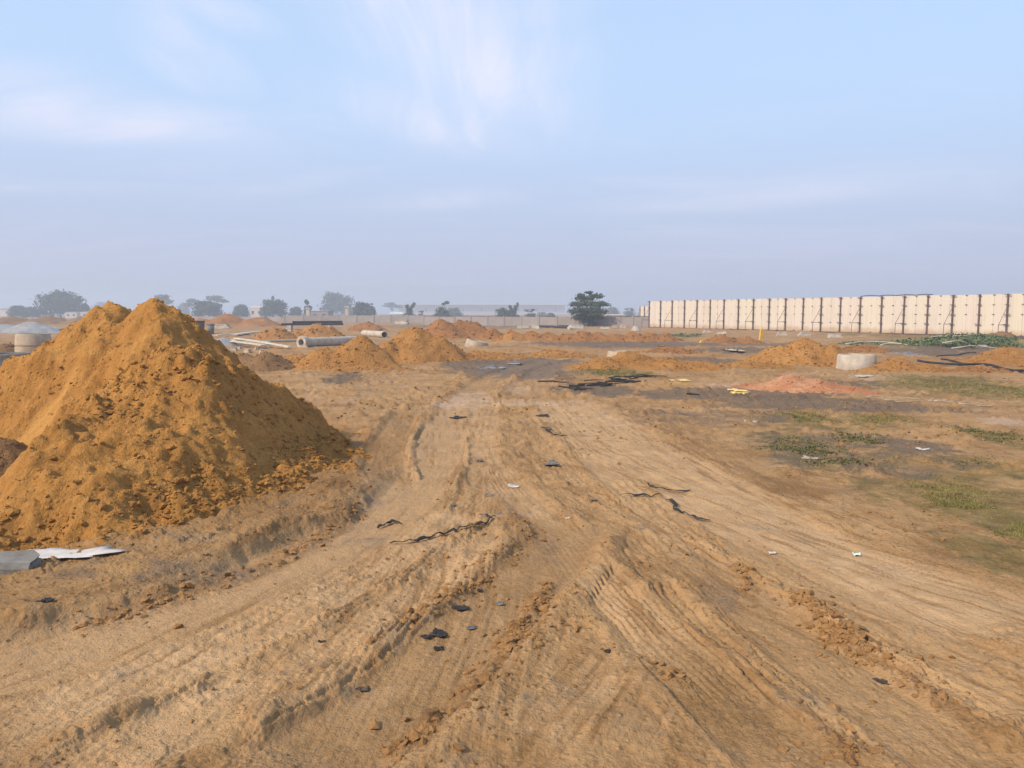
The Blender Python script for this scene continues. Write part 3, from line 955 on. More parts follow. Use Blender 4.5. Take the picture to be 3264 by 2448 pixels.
def mound_h(x, y, full=True):
    wx = x + 0.10 * fbm(x * 1.3, y * 1.3, 3, 701)
    wy = y + 0.10 * fbm(x * 1.3, y * 1.3, 3, 702)
    cones = []
    for (cx, cy, z, s) in DUMPS:
        d = np.hypot(wx - cx, wy - cy)
        cones.append(z - s * (np.sqrt(d * d + 0.05 ** 2) - 0.05))
    h = smax(cones, 0.035)
    d = inside_dist(wx, wy, TOE)
    h = -smax([-h, -(0.42 * d + 0.70 * d * np.clip(d, 0, 1))], 0.04)
    if full:
        # notch between the two dumped tops, and folds running down the slope
        h = h - 0.13 * np.exp(-((x + 4.44 - 0.10 * (8.9 - y)) / 0.13) ** 2) * np.exp(-((y - 8.7) / 0.8) ** 2)
        th, rr = np.arctan2(y - 8.75, x + 4.1), np.hypot(x + 4.1, y - 8.75)
        h = h + 0.055 * np.clip(rr, 0, 2.2) * fbm(th * 4.2 + 9, rr * 0.45, 4, 717, 0.6)
        slide = sstep(0.24, 0.50, fbm((x - 0.3 * y) * 1.5, (y + 0.3 * x) * 0.35, 3, 711))   # smooth runs of fallen sand
        rough = 1 - 0.8 * slide
        h = h + 0.085 * fbm(x * 1.7, y * 1.7, 3, 705) + rough * 0.085 * fbm(x * 5, y * 5, 4, 706, 0.64) + rough * 0.016 * fbm(x * 19, y * 19, 3, 707, 0.6)
        wx, wy = x + 0.03 * fbm(x * 9, y * 9, 2, 708), y + 0.03 * fbm(x * 9, y * 9, 2, 709)
        h = h + rough * (0.95 * 0.17 * lumps(wx, wy, 0.17, 720, 0.5) + 1.1 * 0.075 * lumps(wx, wy, 0.075, 730, 0.65))
        # a broken ledge across the front shoulder
        led = 1.02 + 0.10 * fbm(x * 2.2, x * 0 + 4, 3, 713)
        h = h + 0.05 * rough * sstep(-0.02, 0.03, h - led) * sstep(0.25, 0.05, h - led) * (y < 8.6)
        return h, slide
    return h


def build_mound():
    xs, ys = np.arange(-7.6, -1.4, 0.019), np.arange(4.6, 11.9, 0.022)
    X, Y = np.meshgrid(xs, ys)
    x, y = X.ravel(), Y.ravel()
    h, slide = mound_h(x, y)
    g = ground_fields(x, y, False)[0]
    z = g + np.maximum(h, -0.25)
    nx, ny = len(xs), len(ys)
    i = np.arange(ny - 1)[:, None] * nx
    j = np.arange(nx - 1)[None, :]
    f = np.stack([i + j, i + j + 1, i + nx + j + 1, i + nx + j], -1).reshape(-1, 4)
    f = f[(h[f] > -0.06).any(1)]
    used = np.unique(f)
    re = np.zeros(len(x), np.int64)
    re[used] = np.arange(len(used))
    c = np.array((-3.6, 7.6, 0.0))
    me = mesh_np('soil', np.stack([x, y, z], 1)[used] - c, re[f])
    at = me.attributes.new('streak', 'FLOAT', 'POINT')
    at.data.foreach_set('value', (slide * 0.75)[used].astype(np.float32))
    root = link('earth_heap', me, M['mound'], loc=c)
    tag(root, 'tall orange earth heap at the left edge of the dirt lane', 'earth heap', 'heaps of dug earth')
    n = 70000
    px, py = RNG.uniform(-7.2, -1.5, n), RNG.uniform(4.6, 10.4, n)
    hh, sl = mound_h(px, py)
    k = (hh > -0.01) & (RNG.uniform(0, 1, n) < (0.95 - 0.85 * sl) * np.clip(0.30 + 1.3 * fbm(px * 1.2, py * 1.2, 3, 741) + 0.35 * (hh < 0.3), 0.06, 1))
    px, py, hh = px[k], py[k], hh[k]
    gg = ground_fields(px, py, False)[0]
    s = 0.005 + 0.034 * RNG.uniform(0, 1, len(px)) ** 8 + 0.010 * RNG.uniform(0, 1, len(px)) * (hh < 0.25)
    v, f = scatter_rocks(np.column_stack([px, py, gg + hh]) - c, s)
    o = link('clods', mesh_np('clods', v, f, False), M['mound'], root)
    o['kind'] = 'stuff'


build_mound()


def heap(label, dumps, mat, rough=1.0, res=None, group='heaps of dug earth', name='earth_heap', cat='earth heap', clods=250, seed=1, toe=None, elong=1.0):
    """dumps: (x, y, height, radius at base)"""
    dumps = [tuple(map(float, d)) for d in dumps]
    D = np.mean([d[1] for d in dumps])
    res = res or 0.0026 * D
    x0, x1 = min(d[0] - d[3] * 1.25 for d in dumps), max(d[0] + d[3] * 1.25 for d in dumps)
    y0, y1 = min(d[1] - d[3] * 1.25 for d in dumps), max(d[1] + d[3] * 1.25 for d in dumps)
    c = np.array((np.mean([d[0] for d in dumps]), D, 0.0))
    top = max(d[2] for d in dumps)

    def hf(x, y):
        w = 0.3 * top
        wx = x + w * fbm(x / top * 0.7, y / top * 0.7, 3, seed)
        wy = y + w * fbm(x / top * 0.7, y / top * 0.7, 3, seed + 3)
        cs = []
        for (a, b, z, r) in dumps:
            d = np.hypot(wx - a, wy - b) / r
            cs.append(z * (1.14 - np.sqrt(d * d + 0.035) * 1.08))
        h = smax(cs, 0.05 * top)
        h = h + rough * top * (0.10 * fbm(x / top * 2.0, y / top * 2.0, 4, seed + 5, 0.6) + 0.05 * fbm(x / top * 7, y / top * 7, 3, seed + 6, 0.6))
        cell = max(0.16, 0.012 * D)
        h = h + rough * 0.55 * cell * lumps(x, y, cell, seed + 8, 0.4)
        return h

    X, Y = np.meshgrid(np.arange(x0, x1, res), np.arange(y0, y1, res * 1.25))
    ny, nx = X.shape
    x, y = X.ravel(), Y.ravel()
    h = hf(x, y)
    g = ground_fields(x, y, False)[0]
    i = np.arange(ny - 1)[:, None] * nx
    j = np.arange(nx - 1)[None, :]
    f = np.stack([i + j, i + j + 1, i + nx + j + 1, i + nx + j], -1).reshape(-1, 4)
    f = f[(h[f] > -0.05 * top).any(1)]
    used = np.unique(f)
    re = np.zeros(len(x), np.int64)
    re[used] = np.arange(len(used))
    root = link(name, mesh_np('soil', np.stack([x, y, g + np.maximum(h, -0.2)], 1)[used] - c, re[f]), mat, loc=c)
    tag(root, label, cat, group)
    if clods:
        px, py = RNG.uniform(x0, x1, clods * 2), RNG.uniform(y0, y1, clods * 2)
        hh = hf(px, py)
        k = hh > -0.04 * top
        px, py, hh = px[k], py[k], hh[k]
        s = (0.25 + 0.75 * RNG.uniform(0, 1, len(px)) ** 3) * 0.0028 * D
        gg = ground_fields(px, py, False)[0]
        v, f = scatter_rocks(np.column_stack([px, py, gg + hh]) - c, s)
        o = link('clods', mesh_np('clods', v, f, False), mat, root)
        o['kind'] = 'stuff'
    return root


def dpx(px, top, base, wpx, back=0.6):
    """heap dump from its apex pixel, base row and half width in pixels"""
    Db = P(px, base)[1]
    r = wpx / F * Db
    D = Db + r * 0.9
    r = wpx / F * D
    z = EYE + (HOR - top) / F * D
    return ((px - CX) / F * D, D, z, r)


heap('orange earth heap with a long left tail, in front of the big bell-ended concrete pipe', [dpx(1150, 1066, 1176, 110), dpx(1060, 1110, 1177, 110), dpx(960, 1128, 1172, 110)], M['heap'], seed=801, clods=500)
heap('broad orange earth heap left of the wet mud, higher than its neighbours', [dpx(1318, 1034, 1158, 150), dpx(1400, 1062, 1156, 110), dpx(1240, 1075, 1160, 90), dpx(1560, 1122, 1150, 130)], M['heap'], seed=811, clods=600)
heap('small pointed earth heap left of the black pipe stack', [dpx(880, 1041, 1082, 66)], M['heap'], seed=821, clods=150)
heap('rounded earth heap right in front of the black pipe stack', [dpx(1010, 1029, 1079, 78), dpx(1060, 1038, 1078, 50), dpx(960, 1050, 1079, 50)], M['heap'], seed=831, clods=200)
heap('low earth heap before the cream boundary wall, right of the black pipes', [dpx(1170, 1026, 1056, 62)], M['heap_red'], seed=841, clods=80)
heap('far reddish earth heap with three small peaks below the grey wall', [dpx(1416, 1013, 1082, 85), dpx(1475, 1019, 1081, 80), dpx(1505, 1021, 1081, 90), dpx(1575, 1044, 1082, 60)], M['heap_red'], seed=851, clods=200)
heap('small smooth earth heap at the left end of the long low berm', [dpx(1632, 1051, 1090, 62)], M['heap'], seed=861, clods=100)
heap('long low earth berm across the middle below the lone tree', [dpx(1700 + 52 * k, 1053 + (k % 3) * 3, 1090, 62) for k in range(9)], M['heap_red'], seed=871, clods=250, rough=0.6)
heap('low orange earth heap right of the road bend with a concrete ring behind', [dpx(2010, 1116, 1178, 120), dpx(1920, 1138, 1182, 100), dpx(2130, 1140, 1182, 120), dpx(2230, 1150, 1182, 90)], M['heap'], seed=881, clods=500)
heap('brown earth heap beside the pale concrete ring on the right', [dpx(2560, 1068, 1166, 130), dpx(2480, 1098, 1164, 110), dpx(2650, 1092, 1166, 90)], M['heap'], seed=891, clods=500)
heap('flat earth heap behind the yellow post', [dpx(2300, 1066, 1096, 62), dpx(2370, 1070, 1096, 70)], M['heap_red'], seed=901, clods=100)
heap('earth heap cut by the right edge of the view above the black hose', [dpx(3225, 1102, 1166, 150), dpx(3330, 1108, 1168, 120)], M['heap'], seed=911, clods=400)
heap('low crumbly earth heap just right of the pale concrete ring', [dpx(2860, 1140, 1186, 95), dpx(2960, 1158, 1188, 100), dpx(2780, 1170, 1188, 60)], M['heap'], seed=921, clods=350)
heap('low pink clay heap with a red front, on dark mud', [dpx(2520, 1186, 1246, 110), dpx(2600, 1205, 1252, 130), dpx(2430, 1215, 1240, 90), dpx(2710, 1228, 1256, 90)], M['clay'], seed=931, clods=250, rough=0.6)
heap('small brown earth heap against the foot of the cream panel fence', [dpx(3188, 1056, 1082, 58)], M['heap_brown'], seed=941, clods=60)
heap('dark brown earth heap behind the right flank of the tall heap', [dpx(850, 1118, 1180, 100), dpx(770, 1120, 1178, 90)], M['heap_brown'], seed=951, clods=300)
heap('small dark heap of damp earth at the left edge beside the tall heap', [(-5.15, 7.5, 0.36, 0.55), (-5.6, 7.7, 0.45, 0.7)], M['heap_brown'], seed=961, clods=200, res=0.02)
heap('brown earth heap behind the dark concrete ring at the left edge', [dpx(10, 1088, 1130, 75)], M['heap_brown'], seed=971, clods=100)
heap('grey gravel heap on the far left behind the stacked concrete rings', [dpx(110, 1023, 1062, 100), dpx(20, 1030, 1062, 90)], M['gravel'], seed=981, clods=0, rough=1.0, name='gravel_heap', cat='gravel heap', group=None)
heap('far brown earth ridge below the trees on the left', [dpx(730, 998, 1042, 90), dpx(820, 1008, 1042, 80), dpx(640, 1012, 1042, 80)], M['heap_red'], seed=991, clods=0)
heap('far rough brown ridge at the left edge below the big round tree', [dpx(40, 1006, 1034, 80), dpx(160, 1004, 1034, 80), dpx(270, 1008, 1034, 70)], M['heap_brown'], seed=995, clods=0)
heap('low pale heap of sand and cement left of the white boards', [dpx(715, 1072, 1106, 55), dpx(670, 1078, 1106, 40)], M['gravel'], seed=997, clods=0, rough=0.3, name='sand_heap', cat='sand heap', group=None)


for i, (a, tp, bs, w, lab) in enumerate([
        (1455, 1128, 1150, 80, 'low crumbled heap between the broad middle heap and the wet mud'),
        (1760, 1114, 1138, 100, 'low earth hump in the middle left of the half-hidden concrete ring'),
        (2120, 1106, 1127, 75, 'low earth hump just right of the half-hidden concrete ring'),
        (2390, 1146, 1176, 105, 'low earth hump on the left foot of the brown heap'),
        (2740, 1102, 1126, 70, 'low earth hump behind the pale concrete ring on the right'),
        (1150, 1166, 1184, 120, 'low crumbled spill in front of the two left middle heaps'),
        (3120, 1165, 1186, 90, 'low earth hump under the thick black hose')]):
    heap(lab, [dpx(a, tp, bs, w), dpx(a + w * .7, tp + (bs - tp) * .3, bs, w * .7)], M['heap'] if i % 2 else M['heap_red'], seed=1100 + 10 * i, clods=200)


# ------------------------------------------------------------------ cream panel fence on the right
def build_fence():
    A, B = P(2070, 1044), P(3208, 1074)
    d = (B - A)[:2]
    Lt = np.hypot(*d)
    u = d / Lt
    n = np.array((u[1], -u[0]))
    if n @ (-A[:2]) < 0:
        n = -n
    bays, H = 20, 2.80
    step = Lt / bays
    yaw = math.atan2(u[1], u[0])
    root = link('panel_fence', None, loc=(A[0], A[1], 0), rot=(0, 0, yaw))
    tag(root, 'tall cream panel fence with brown posts along the right side', 'fence')
    sgn = 1.0 if np.array((-math.sin(yaw), math.cos(yaw))) @ n > 0 else -1.0   # local +-y that faces the plot
    wpan = step / 2
    # ribbed sheet, local x along the fence
    prof = [(0.0, 0), (0.10, 0), (0.12, .012), (0.16, .012), (0.18, 0), (0.30, 0), (0.32, .012), (0.36, .012), (0.38, 0), (0.50, 0), (0.52, .012),
            (0.56, .012), (0.58, 0), (0.70, 0), (0.72, .012), (0.76, .012), (0.78, 0), (1.0, 0)]
    vs, fs = [], []
    w = wpan - 0.012
    for (t, o) in prof:
        for z in (0.07, H):
            vs.append((t * w + 0.006, sgn * o, z))
    for (t, o) in ((0, -0.05), (1, -0.05)):
        for z in (0.07, H):
            vs.append((t * w + 0.006, sgn * o, z))
    m = len(prof)
    for k in range(m - 1):
        fs.append((2 * k, 2 * k + 2, 2 * k + 3, 2 * k + 1))
    b = 2 * m
    fs += [(b, b + 1, b + 3, b + 2), (0, 1, b + 1, b), (2 * m - 2, b + 2, b + 3, 2 * m - 1)]
    top = [2 * k + 1 for k in range(m)] + [b + 3, b + 1]
    bot = [2 * k for k in range(m)] + [b + 2, b]
    fs += [tuple(top), tuple(reversed(bot))]
    pm = mesh_py('wall_panel', vs, fs)
    # post and its fittings
    post = MB().box((0, sgn * 0.065, H / 2 + 0.02), (0.095, 0.08, H + 0.02)).mesh('post')
    clamp = MB().box((0, sgn * 0.13, 0), (0.40, 0.05, 0.042)).mesh('clamp')
    clip = MB().box((0, sgn * 0.045, 0), (0.15, 0.03, 0.032)).mesh('seam_clip')
    strut = MB().box((0, sgn * 0.56, 0.80), (0.05, 0.9, 0.038)).mesh('strut')
    brace = MB().tube([(0, sgn * 0.12, 1.95), (0, sgn * 1.0, 0.80)], 0.018, 6).mesh('brace')
    leg = MB().tube([(0, sgn * 1.0, 0.82), (0, sgn * 1.02, -0.05)], 0.022, 6).mesh('prop_leg')
    rail = MB().box((step / 2, -sgn * 0.012, 0.03), (step - 0.01, 0.09, 0.07)).mesh('base_shade_strip')  # dark brown strip standing in for the shaded gap under the panels
    rnd = random.Random(4)
    for k in range(-0, bays + 4):
        dz = rnd.uniform(-0.015, 0.015)
        for q in range(2):
            link('wall_panel', pm, M['panel'], root, (k * step + q * wpan, rnd.uniform(-0.008, 0.008), dz))
        link('base_shade_strip', rail, M['steel'], root, (k * step, 0, 0))
        p = link('post', post, M['steel'], root, (k * step, 0, 0), (rnd.uniform(-.006, .006), rnd.uniform(-.008, .008), 0))
        for z in (H - 0.03, 2.13, 1.48, 0.82, 0.12):
            c = link('clamp', clamp, M['steel'], p, (rnd.uniform(-.03, .03), 0, z))
            c.scale.x = rnd.uniform(0.65, 1.1) * (0.45 if z < 0.2 else 1)
        for z in (H - 0.03, 2.13, 1.48, 0.82, 0.12):
            if rnd.random() < 0.8:
                link('seam_clip', clip, M['steel'], root, (k * step + wpan, 0, z))
        if k % 2 == 0:
            link('strut', strut, M['steel'], p)
            link('brace', brace, M['steel'], p)
            link('prop_leg', leg, M['steel'], p)
    # lower return of the fence beyond its far end
    r2 = link('panel_fence', None, loc=(*PD(2036, 1000, 99)[:2], 0), rot=(0, 0, yaw))
    tag(r2, 'short lower stretch of cream fence at the far left end of the tall one', 'fence')
    for k in range(3):
        o = link('wall_panel', pm, M['panel'], r2, (k * wpan, 0, 0))
        o.scale = (1, 1, 0.85)
        p = link('post', post, M['steel'], r2, (k * wpan * 1.0 + 0.3, -0.0 if sgn < 0 else 0, 0))
        p.scale = (1, 1, 0.85)
        for z in (2.3, 1.4, 0.5):
            link('clamp', clamp, M['steel'], p, (0, 0, z))
    # cable or rope lying along the top edge
    pts = [(k, 0.0, H + 0.05 + 0.05 * abs(math.sin(k * 2.1))) for k in np.arange(bays * step * 0.70, bays * step * 0.86, 0.25)]
    c = MB().tube(pts, 0.03, 5).build('loose_cable', M['black'], None, loc=(A[0], A[1], 0.0), rot=(0, 0, yaw))
    tag(c, 'dark cable lying along the top edge of the cream fence', 'cable')


build_fence()


# ------------------------------------------------------------------ precast concrete: rings, pipes, blocks
def ring(label, px, base, wpx, hpx, mat, D=None, top_k=0.92, cut=0.0, name='concrete_ring', wall=0.09, tilt=(0, 0), cat='concrete ring', step=None):
    p = P(px, base)
    D = D or p[1]
    r = wpx / 2 / F * D
    h = hpx / F * D
    p = np.array(((px - CX) / F * D, D, 0))
    p[2] = gz(p[0], p[1]) - cut
    rt = r * top_k
    prof = [(r, 0), (r * 1.0, h * 0.06), (rt * 1.0, h - 0.025), (rt - 0.02, h), (rt - wall + 0.01, h), (rt - wall, h - 0.03), (r - wall, 0)]
    if step:
        prof = [(r, 0), (r, h * step - 0.03), (r * 0.955, h * step - 0.02), (r * 0.955, h * step + 0.02), (r, h * step + 0.03), (rt, h - 0.03), (rt - 0.02, h),
                (rt - wall, h), (r - wall, 0)]
    o = MB().lathe(prof, 40).build(name, mat, None, True, p, (tilt[0], tilt[1], 0.3))
    mod = o.modifiers.new('edge', 'EDGE_SPLIT')
    mod.split_angle = math.radians(35)
    return tag(o, label, cat, 'precast concrete rings')


ring('pale concrete ring standing half sunk in earth right of the brown heap', 2732, 1174, 122, 52, M['concrete_pale'], cut=0.03, top_k=0.94)
ring('two-step stack of pale concrete rings at the left behind the tall heap', 108, 1136, 104, 74, M['concrete'], top_k=0.92, step=0.48)
ring('dark weathered concrete ring cut by the left edge of the view', 10, 1186, 160, 62, M['concrete_dark'], top_k=0.97)
ring('pale concrete ring sunk in earth right of the broad middle heap', 1516, 1108, 74, 26, M['concrete'], tilt=(0.08, 0.2), cut=0.10)
ring('concrete ring half hidden behind the low heap right of the road', 1982, 1136, 96, 28, M['concrete'], cut=0.10)
ring('small dome-like concrete cone at the foot of the lone tree on its right', 2026, 1056, 34, 17, M['concrete_pale'], top_k=0.45)


def pipe(label, a, b, r, mat, bell=True, wall=0.06, name='concrete_pipe', cat='pipe', group=None):
    a, b = Vector(a), Vector(b)
    L = (b - a).length
    prof = [(r, 0.32), (r, L), (r - wall, L), (r - wall, 0.0)]
    prof += [(r * 1.32, 0.0), (r * 1.32, 0.24), (r * 1.22, 0.30)] if bell else [(r, 0.0)]
    o = MB().lathe(prof, 30).build(name, mat, None, True, a)
    o.rotation_euler = (b - a).to_track_quat('Z', 'Y').to_euler()
    mod = o.modifiers.new('edge', 'EDGE_SPLIT')
    mod.split_angle = math.radians(35)
    return tag(o, label, cat, group)


def at_px(px, base, z):
    return tuple(G(px, base, z))


pipe('large grey concrete pipe with a bell end, lying behind the left heaps', at_px(960, 1110, 0.27), at_px(1130, 1100, 0.25), 0.22, M['concrete_pale'])
pipe('short pale concrete pipe with its open end facing the road, behind the broad heap', at_px(1226, 1076, 0.20), at_px(1160, 1069, 0.20), 0.22, M['concrete_pale'], False, 0.04)
pipe('thin pale pipe lying left of the bell-ended concrete pipe', at_px(840, 1093, 0.07), at_px(948, 1088, 0.10), 0.07, M['concrete_pale'], False, 0.02)


def rough_block(name, label, c, s, rz, mat, cat='block', group=None, seed=0, taper=0.94):
    """broken-edged block"""
    rnd = random.Random(seed)
    bx = MB()
    nx, ny, nz = 4, 3, 3
    pts, faces = {}, []
    import bmesh
    bm = bmesh.new()
    bmesh.ops.create_cube(bm, size=1.0)
    bmesh.ops.subdivide_edges(bm, edges=bm.edges[:], cuts=2, use_grid_fill=True)
    for v in bm.verts:
        k = taper if v.co.z > 0 else 1.0
        e = sum(abs(q) > 0.49 for q in v.co)
        j = 0.035 * (e - 0.5)
        v.co = Vector((v.co.x * k * (1 - (0.05 if e >= 3 else 0)), v.co.y * k * (1 - (0.05 if e >= 3 else 0)), v.co.z)) + Vector((rnd.uniform(-j, j), rnd.uniform(-j, j), rnd.uniform(-j, j)))
        v.co.x *= s[0]
        v.co.y *= s[1]
        v.co.z = (v.co.z + 0.5) * s[2]
    me = bpy.data.meshes.new(name)
    bm.to_mesh(me)
    bm.free()
    o = link(name, me, mat, None, c, (rnd.uniform(-.05, .05), rnd.uniform(-.05, .05), rz))
    return tag(o, label, cat, group)


BLK = [  # x0, x1, top, base (photo px), label
    (1649, 1684, 1035, 1048, 'cream concrete block, leftmost of the row below the grey wall'),
    (1695, 1720, 1034, 1047, 'small cream block second from the left below the grey wall'),
    (1813, 1861, 1037, 1051, 'wide pale block on the ground at the trunk of the lone tree'),
    (1913, 1943, 1043, 1049, 'flat pale slab just right of the lone tree'),
    (1951, 1967, 1037, 1046, 'small pale block between the flat slab and the cone, left one'),
    (1978, 1994, 1036, 1046, 'small pale block nearest to the concrete cone'),
    (2244, 2270, 1050, 1058, 'white block at the fence foot, leftmost of the five there'),
    (2288, 2319, 1056, 1064, 'flat white slab before the fence, left of the yellow post'),
    (2479, 2511, 1060, 1071, 'white slab before the fence, first one right of the yellow post'),
    (2550, 2585, 1059, 1072, 'white tapered block showing above the brown heap crest'),
    (2645, 2686, 1065, 1079, 'rounded white block before the fence, rightmost of the five'),
    (667, 730, 1033, 1047, 'long pale slab right of the two black bins'),
    (795, 830, 1024, 1032, 'small white block far off behind the pointed heap'),
    (1256, 1300, 1022, 1034, 'pale block before the cream boundary wall, near its right end'),
    (905, 930, 1047, 1058, 'white block under the left end of the black pipes'),
    (940, 968, 1182, 1190, None),
    (803, 826, 1166, 1176, 'small white chunk lying beside the flank of the tall heap'),
    (958, 978, 1104, 1112, 'small white chunk at the mouth of the bell-ended pipe'),
    (210, 250, 994, 1006, None), (2140, 2170, 1180, 1186, None),
    (130, 158, 1044, 1060, 'cream block behind the stacked rings on the left'),
    (668, 676, 1024, 1029, None), (3110, 3150, 1100, 1108, 'rounded pale lump beside the green shrubs'),
]
for i, (x0, x1, tp, bs, lab) in enumerate(BLK):
    if not lab:
        continue
    p = P((x0 + x1) / 2, bs)
    D = p[1]
    w = (x1 - x0) / F * D
    h = (bs - tp) / F * D
    dep = max(0.25, min(w * 0.6, 0.9))
    flat = tp > 990 and h < 0.2 * w
    rough_block('concrete_block', lab, (p[0], p[1] + dep / 2, gz(p[0], p[1]) - 0.03), (w, dep, h + 0.03), random.Random(i).uniform(-0.2, 0.2),
                M['concrete_pale'], 'block', 'scattered precast blocks', i, 0.86)

# rubble chips near the boards
for i, (px, py, w) in enumerate([(745, 1118, 20), (765, 1112, 16), (790, 1124, 24), (820, 1118, 18), (835, 1126, 22), (852, 1112, 14)]):
    p = P(px, py)
    s = w / F * p[1]
    rough_block('rubble_chunk', 'grey rubble chunk under the white boards behind the tall heap', (p[0], p[1], gz(p[0], p[1])), (s, s * .7, s * .6), i * 1.3,
                M['concrete'], 'rubble', 'rubble under the white boards', 50 + i, 0.7)


def plank(label, a, b, w, th, mat, name='board', group=None, lift=0.02, cat='board'):
    a, b = np.array(a, float), np.array(b, float)
    L = np.linalg.norm(b - a)
    m = MB()
    n = 6
    rnd = random.Random(int(a[0] * 100))
    vs, fs = [], []
    for k in range(n + 1):
        t = k / n
        bow = 0.02 * math.sin(math.pi * t) * rnd.uniform(.5, 1)
        for (yy, zz) in ((-w / 2, 0), (w / 2, 0), (w / 2, th), (-w / 2, th)):
            vs.append((t * L, yy, zz + bow))
    for k in range(n):
        for q in range(4):
            q2 = (q + 1) % 4
            fs.append((4 * k + q, 4 * k + q2, 4 * k + 4 + q2, 4 * k + 4 + q))
    fs += [(0, 3, 2, 1), (4 * n, 4 * n + 1, 4 * n + 2, 4 * n + 3)]
    m.add(vs, fs)
    d = b - a
    o = m.build(name, mat, None, False, a + np.array((0, 0, lift)), (0, -math.atan2(d[2], np.hypot(d[0], d[1])), math.atan2(d[1], d[0])))
    return tag(o, label, cat, group)


G3 = lambda px, py, z=0.0: np.array(at_px(px, py, z))
plank('long white board lying nearest on the rubble left of the concrete pipe', G3(728, 1104, .22), G3(840, 1112, .12), 0.28, 0.05, M['wood'], group='white boards')
plank('long white board reaching right to the bell of the concrete pipe', G3(752, 1098, .28), G3(925, 1114, .06), 0.22, 0.05, M['wood'], group='white boards')
plank('white board lying across the rubble behind the other two boards', G3(735, 1096, .16), G3(860, 1100, .10), 0.20, 0.04, M['wood'], group='white boards')
plank('thin pale board lying on bare ground right of the black bins', G3(686, 1076, .05), G3(735, 1072, .05), 0.3, 0.06, M['wood'])
plank('long pale board lying towards the small pointed heap', G3(745, 1072, .05), G3(825, 1062, .05), 0.5, 0.08, M['wood'])


# black pipes in a stack
def black_pipes():
    a, b = PD(897, 1045, 70), PD(1078, 1045, 72)
    d = np.array(b - a)
    L = np.hypot(d[0], d[1])
    r = 0.11
    k = 0
    where = ['front bottom', 'middle bottom', 'rear bottom', 'front upper', 'rear upper']
    for row, cnt in enumerate((3, 2)):
        for j in range(cnt):
            off = (j + row * 0.5) * 2 * r
            z = 0.42 + r + row * 1.75 * r
            x0 = [0.0, 1.2, 0.8, 1.0, 1.3][k]
            p0 = np.array((a[0] + x0, a[1] + off, z))
            p1 = np.array((a[0] + L - [0.4, 0, .2, .5, .1][k], b[1] + off, z))
            pipe(f'long black plastic pipe, {where[k]} one of the stack behind the rounded heap', p0, p1, r, M['black'], False, 0.015, 'black_pipe', 'pipe', 'black pipe stack')
            k += 1
    for i, px in enumerate((925, 1050)):
        p = PD(px, 1045, 70.6)
        o = MB().box((0, 0, 0.2), (0.35, 1.0, 0.44), 0.05, 0.95).build('support_block', M['concrete_pale'], None, False, (p[0], p[1], gz(p[0], p[1]) - 0.02))
        tag(o, ('left' if i == 0 else 'right') + ' pale support block under the stack of black pipes', 'block')
    for i, (x0, x1, y) in enumerate(((1715, 1770, 1046), (1755, 1818, 1048), (1780, 1815, 1044))):
        p0, p1 = G3(x0, y, .14), G3(x1, y, .14)
        pipe(['left', 'right', 'rear'][i] + ' black pipe lying flat left of the lone tree trunk', p0, p1, .12, M['black'], False, 0.02, 'black_pipe', 'pipe', 'pipes by the lone tree')


black_pipes()


def bins():
    for (px, tp, bs, w, mat, lab) in ((640, 1022, 1062, 30, M['black'], 'black tapered plastic bin behind the tall heap, the taller of two'),
                                      (674, 1033, 1066, 24, M['concrete_dark'], 'dark grey tapered bin behind the tall heap, the shorter of two')):
        D = P(px, bs)[1]
        h, r = (bs - tp) / F * D, w / 2 / F * D
        p = ((px - CX) / F * D, D, gz((px - CX) / F * D, D))
        root = link('plastic_bin', None, loc=p)
        tag(root, lab, 'bin', 'two bins behind the tall heap')
        MB().lathe([(r * .78, 0.0), (r * .98, h * .93), (r * .90, h * .93), (r * .7, 0.03)], 24).build('body', mat, root, True)
        MB().lathe([(r * .97, h * .93), (r * 1.10, h * .935), (r * 1.10, h), (r * .9, h)], 24).build('rim', mat, root, False)


bins()


# yellow post and marker
def yellow():
    p = G3(2424, 1091)
    root = link('marker_post', None, loc=p)
    tag(root, 'yellow marker post leaning slightly, in front of the cream fence', 'post')
    MB().box((0, 0, 0.35), (0.17, 0.13, 0.74), 0.3, 0.85).build('shaft', M['yellow'], root, rot=(0, 0.06, 0))
    MB().box((0.045, 0, 0.72 + 0.045), (0.10, 0.09, 0.10), 0.3, 0.5).build('tip', M['yellow'], root)
    p = G3(2236, 1095)
    rough_block('marker_stone', 'small yellow painted stone left of the yellow post', p, (0.17, 0.15, 0.19), 0.3, M['yellow'], 'stone', None, 77, 0.7)
    p = G3(3062, 1078)
    rough_block('yellow_bag', 'small yellow bag on top of the green shrubs by the fence', (p[0], p[1] - 1.2, p[2] + 0.22), (0.24, 0.2, 0.22), 0.3, M['straw'], 'bag', None, 78, 0.6)


# ------------------------------------------------------------------ far boundary wall, buildings
def boundary(label, a, b, h, mat, cop, n, name='boundary_wall'):
    a, b = np.array(a[:2]), np.array(b[:2])
    d = b - a
    L = np.hypot(*d)
    root = link(name, None, loc=(a[0], a[1], 0), rot=(0, 0, math.atan2(d[1], d[0])))
    tag(root, label, 'wall')
    w = L / n
    pm = MB().box((w / 2, 0, h / 2), (w - 0.22, 0.14, h)).mesh('wall_panel')
    qm = MB().box((0, 0, h / 2 + 0.03), (0.22, 0.24, h + 0.06)).mesh('pier')
    cm = MB().box((w / 2, 0, h + 0.045), (w - 0.3, 0.22, 0.085)).mesh('coping')
    rnd = random.Random(n)
    for k in range(n):
        link('wall_panel', pm, mat, root, (k * w, 0, rnd.uniform(-.05, .0)))
        link('pier', qm, mat, root, (k * w, 0, 0))
        if cop and rnd.random() < 0.85:
            link('coping', cm, M['coping'], root, (k * w, 0, rnd.uniform(-.02, .0)))
    return root


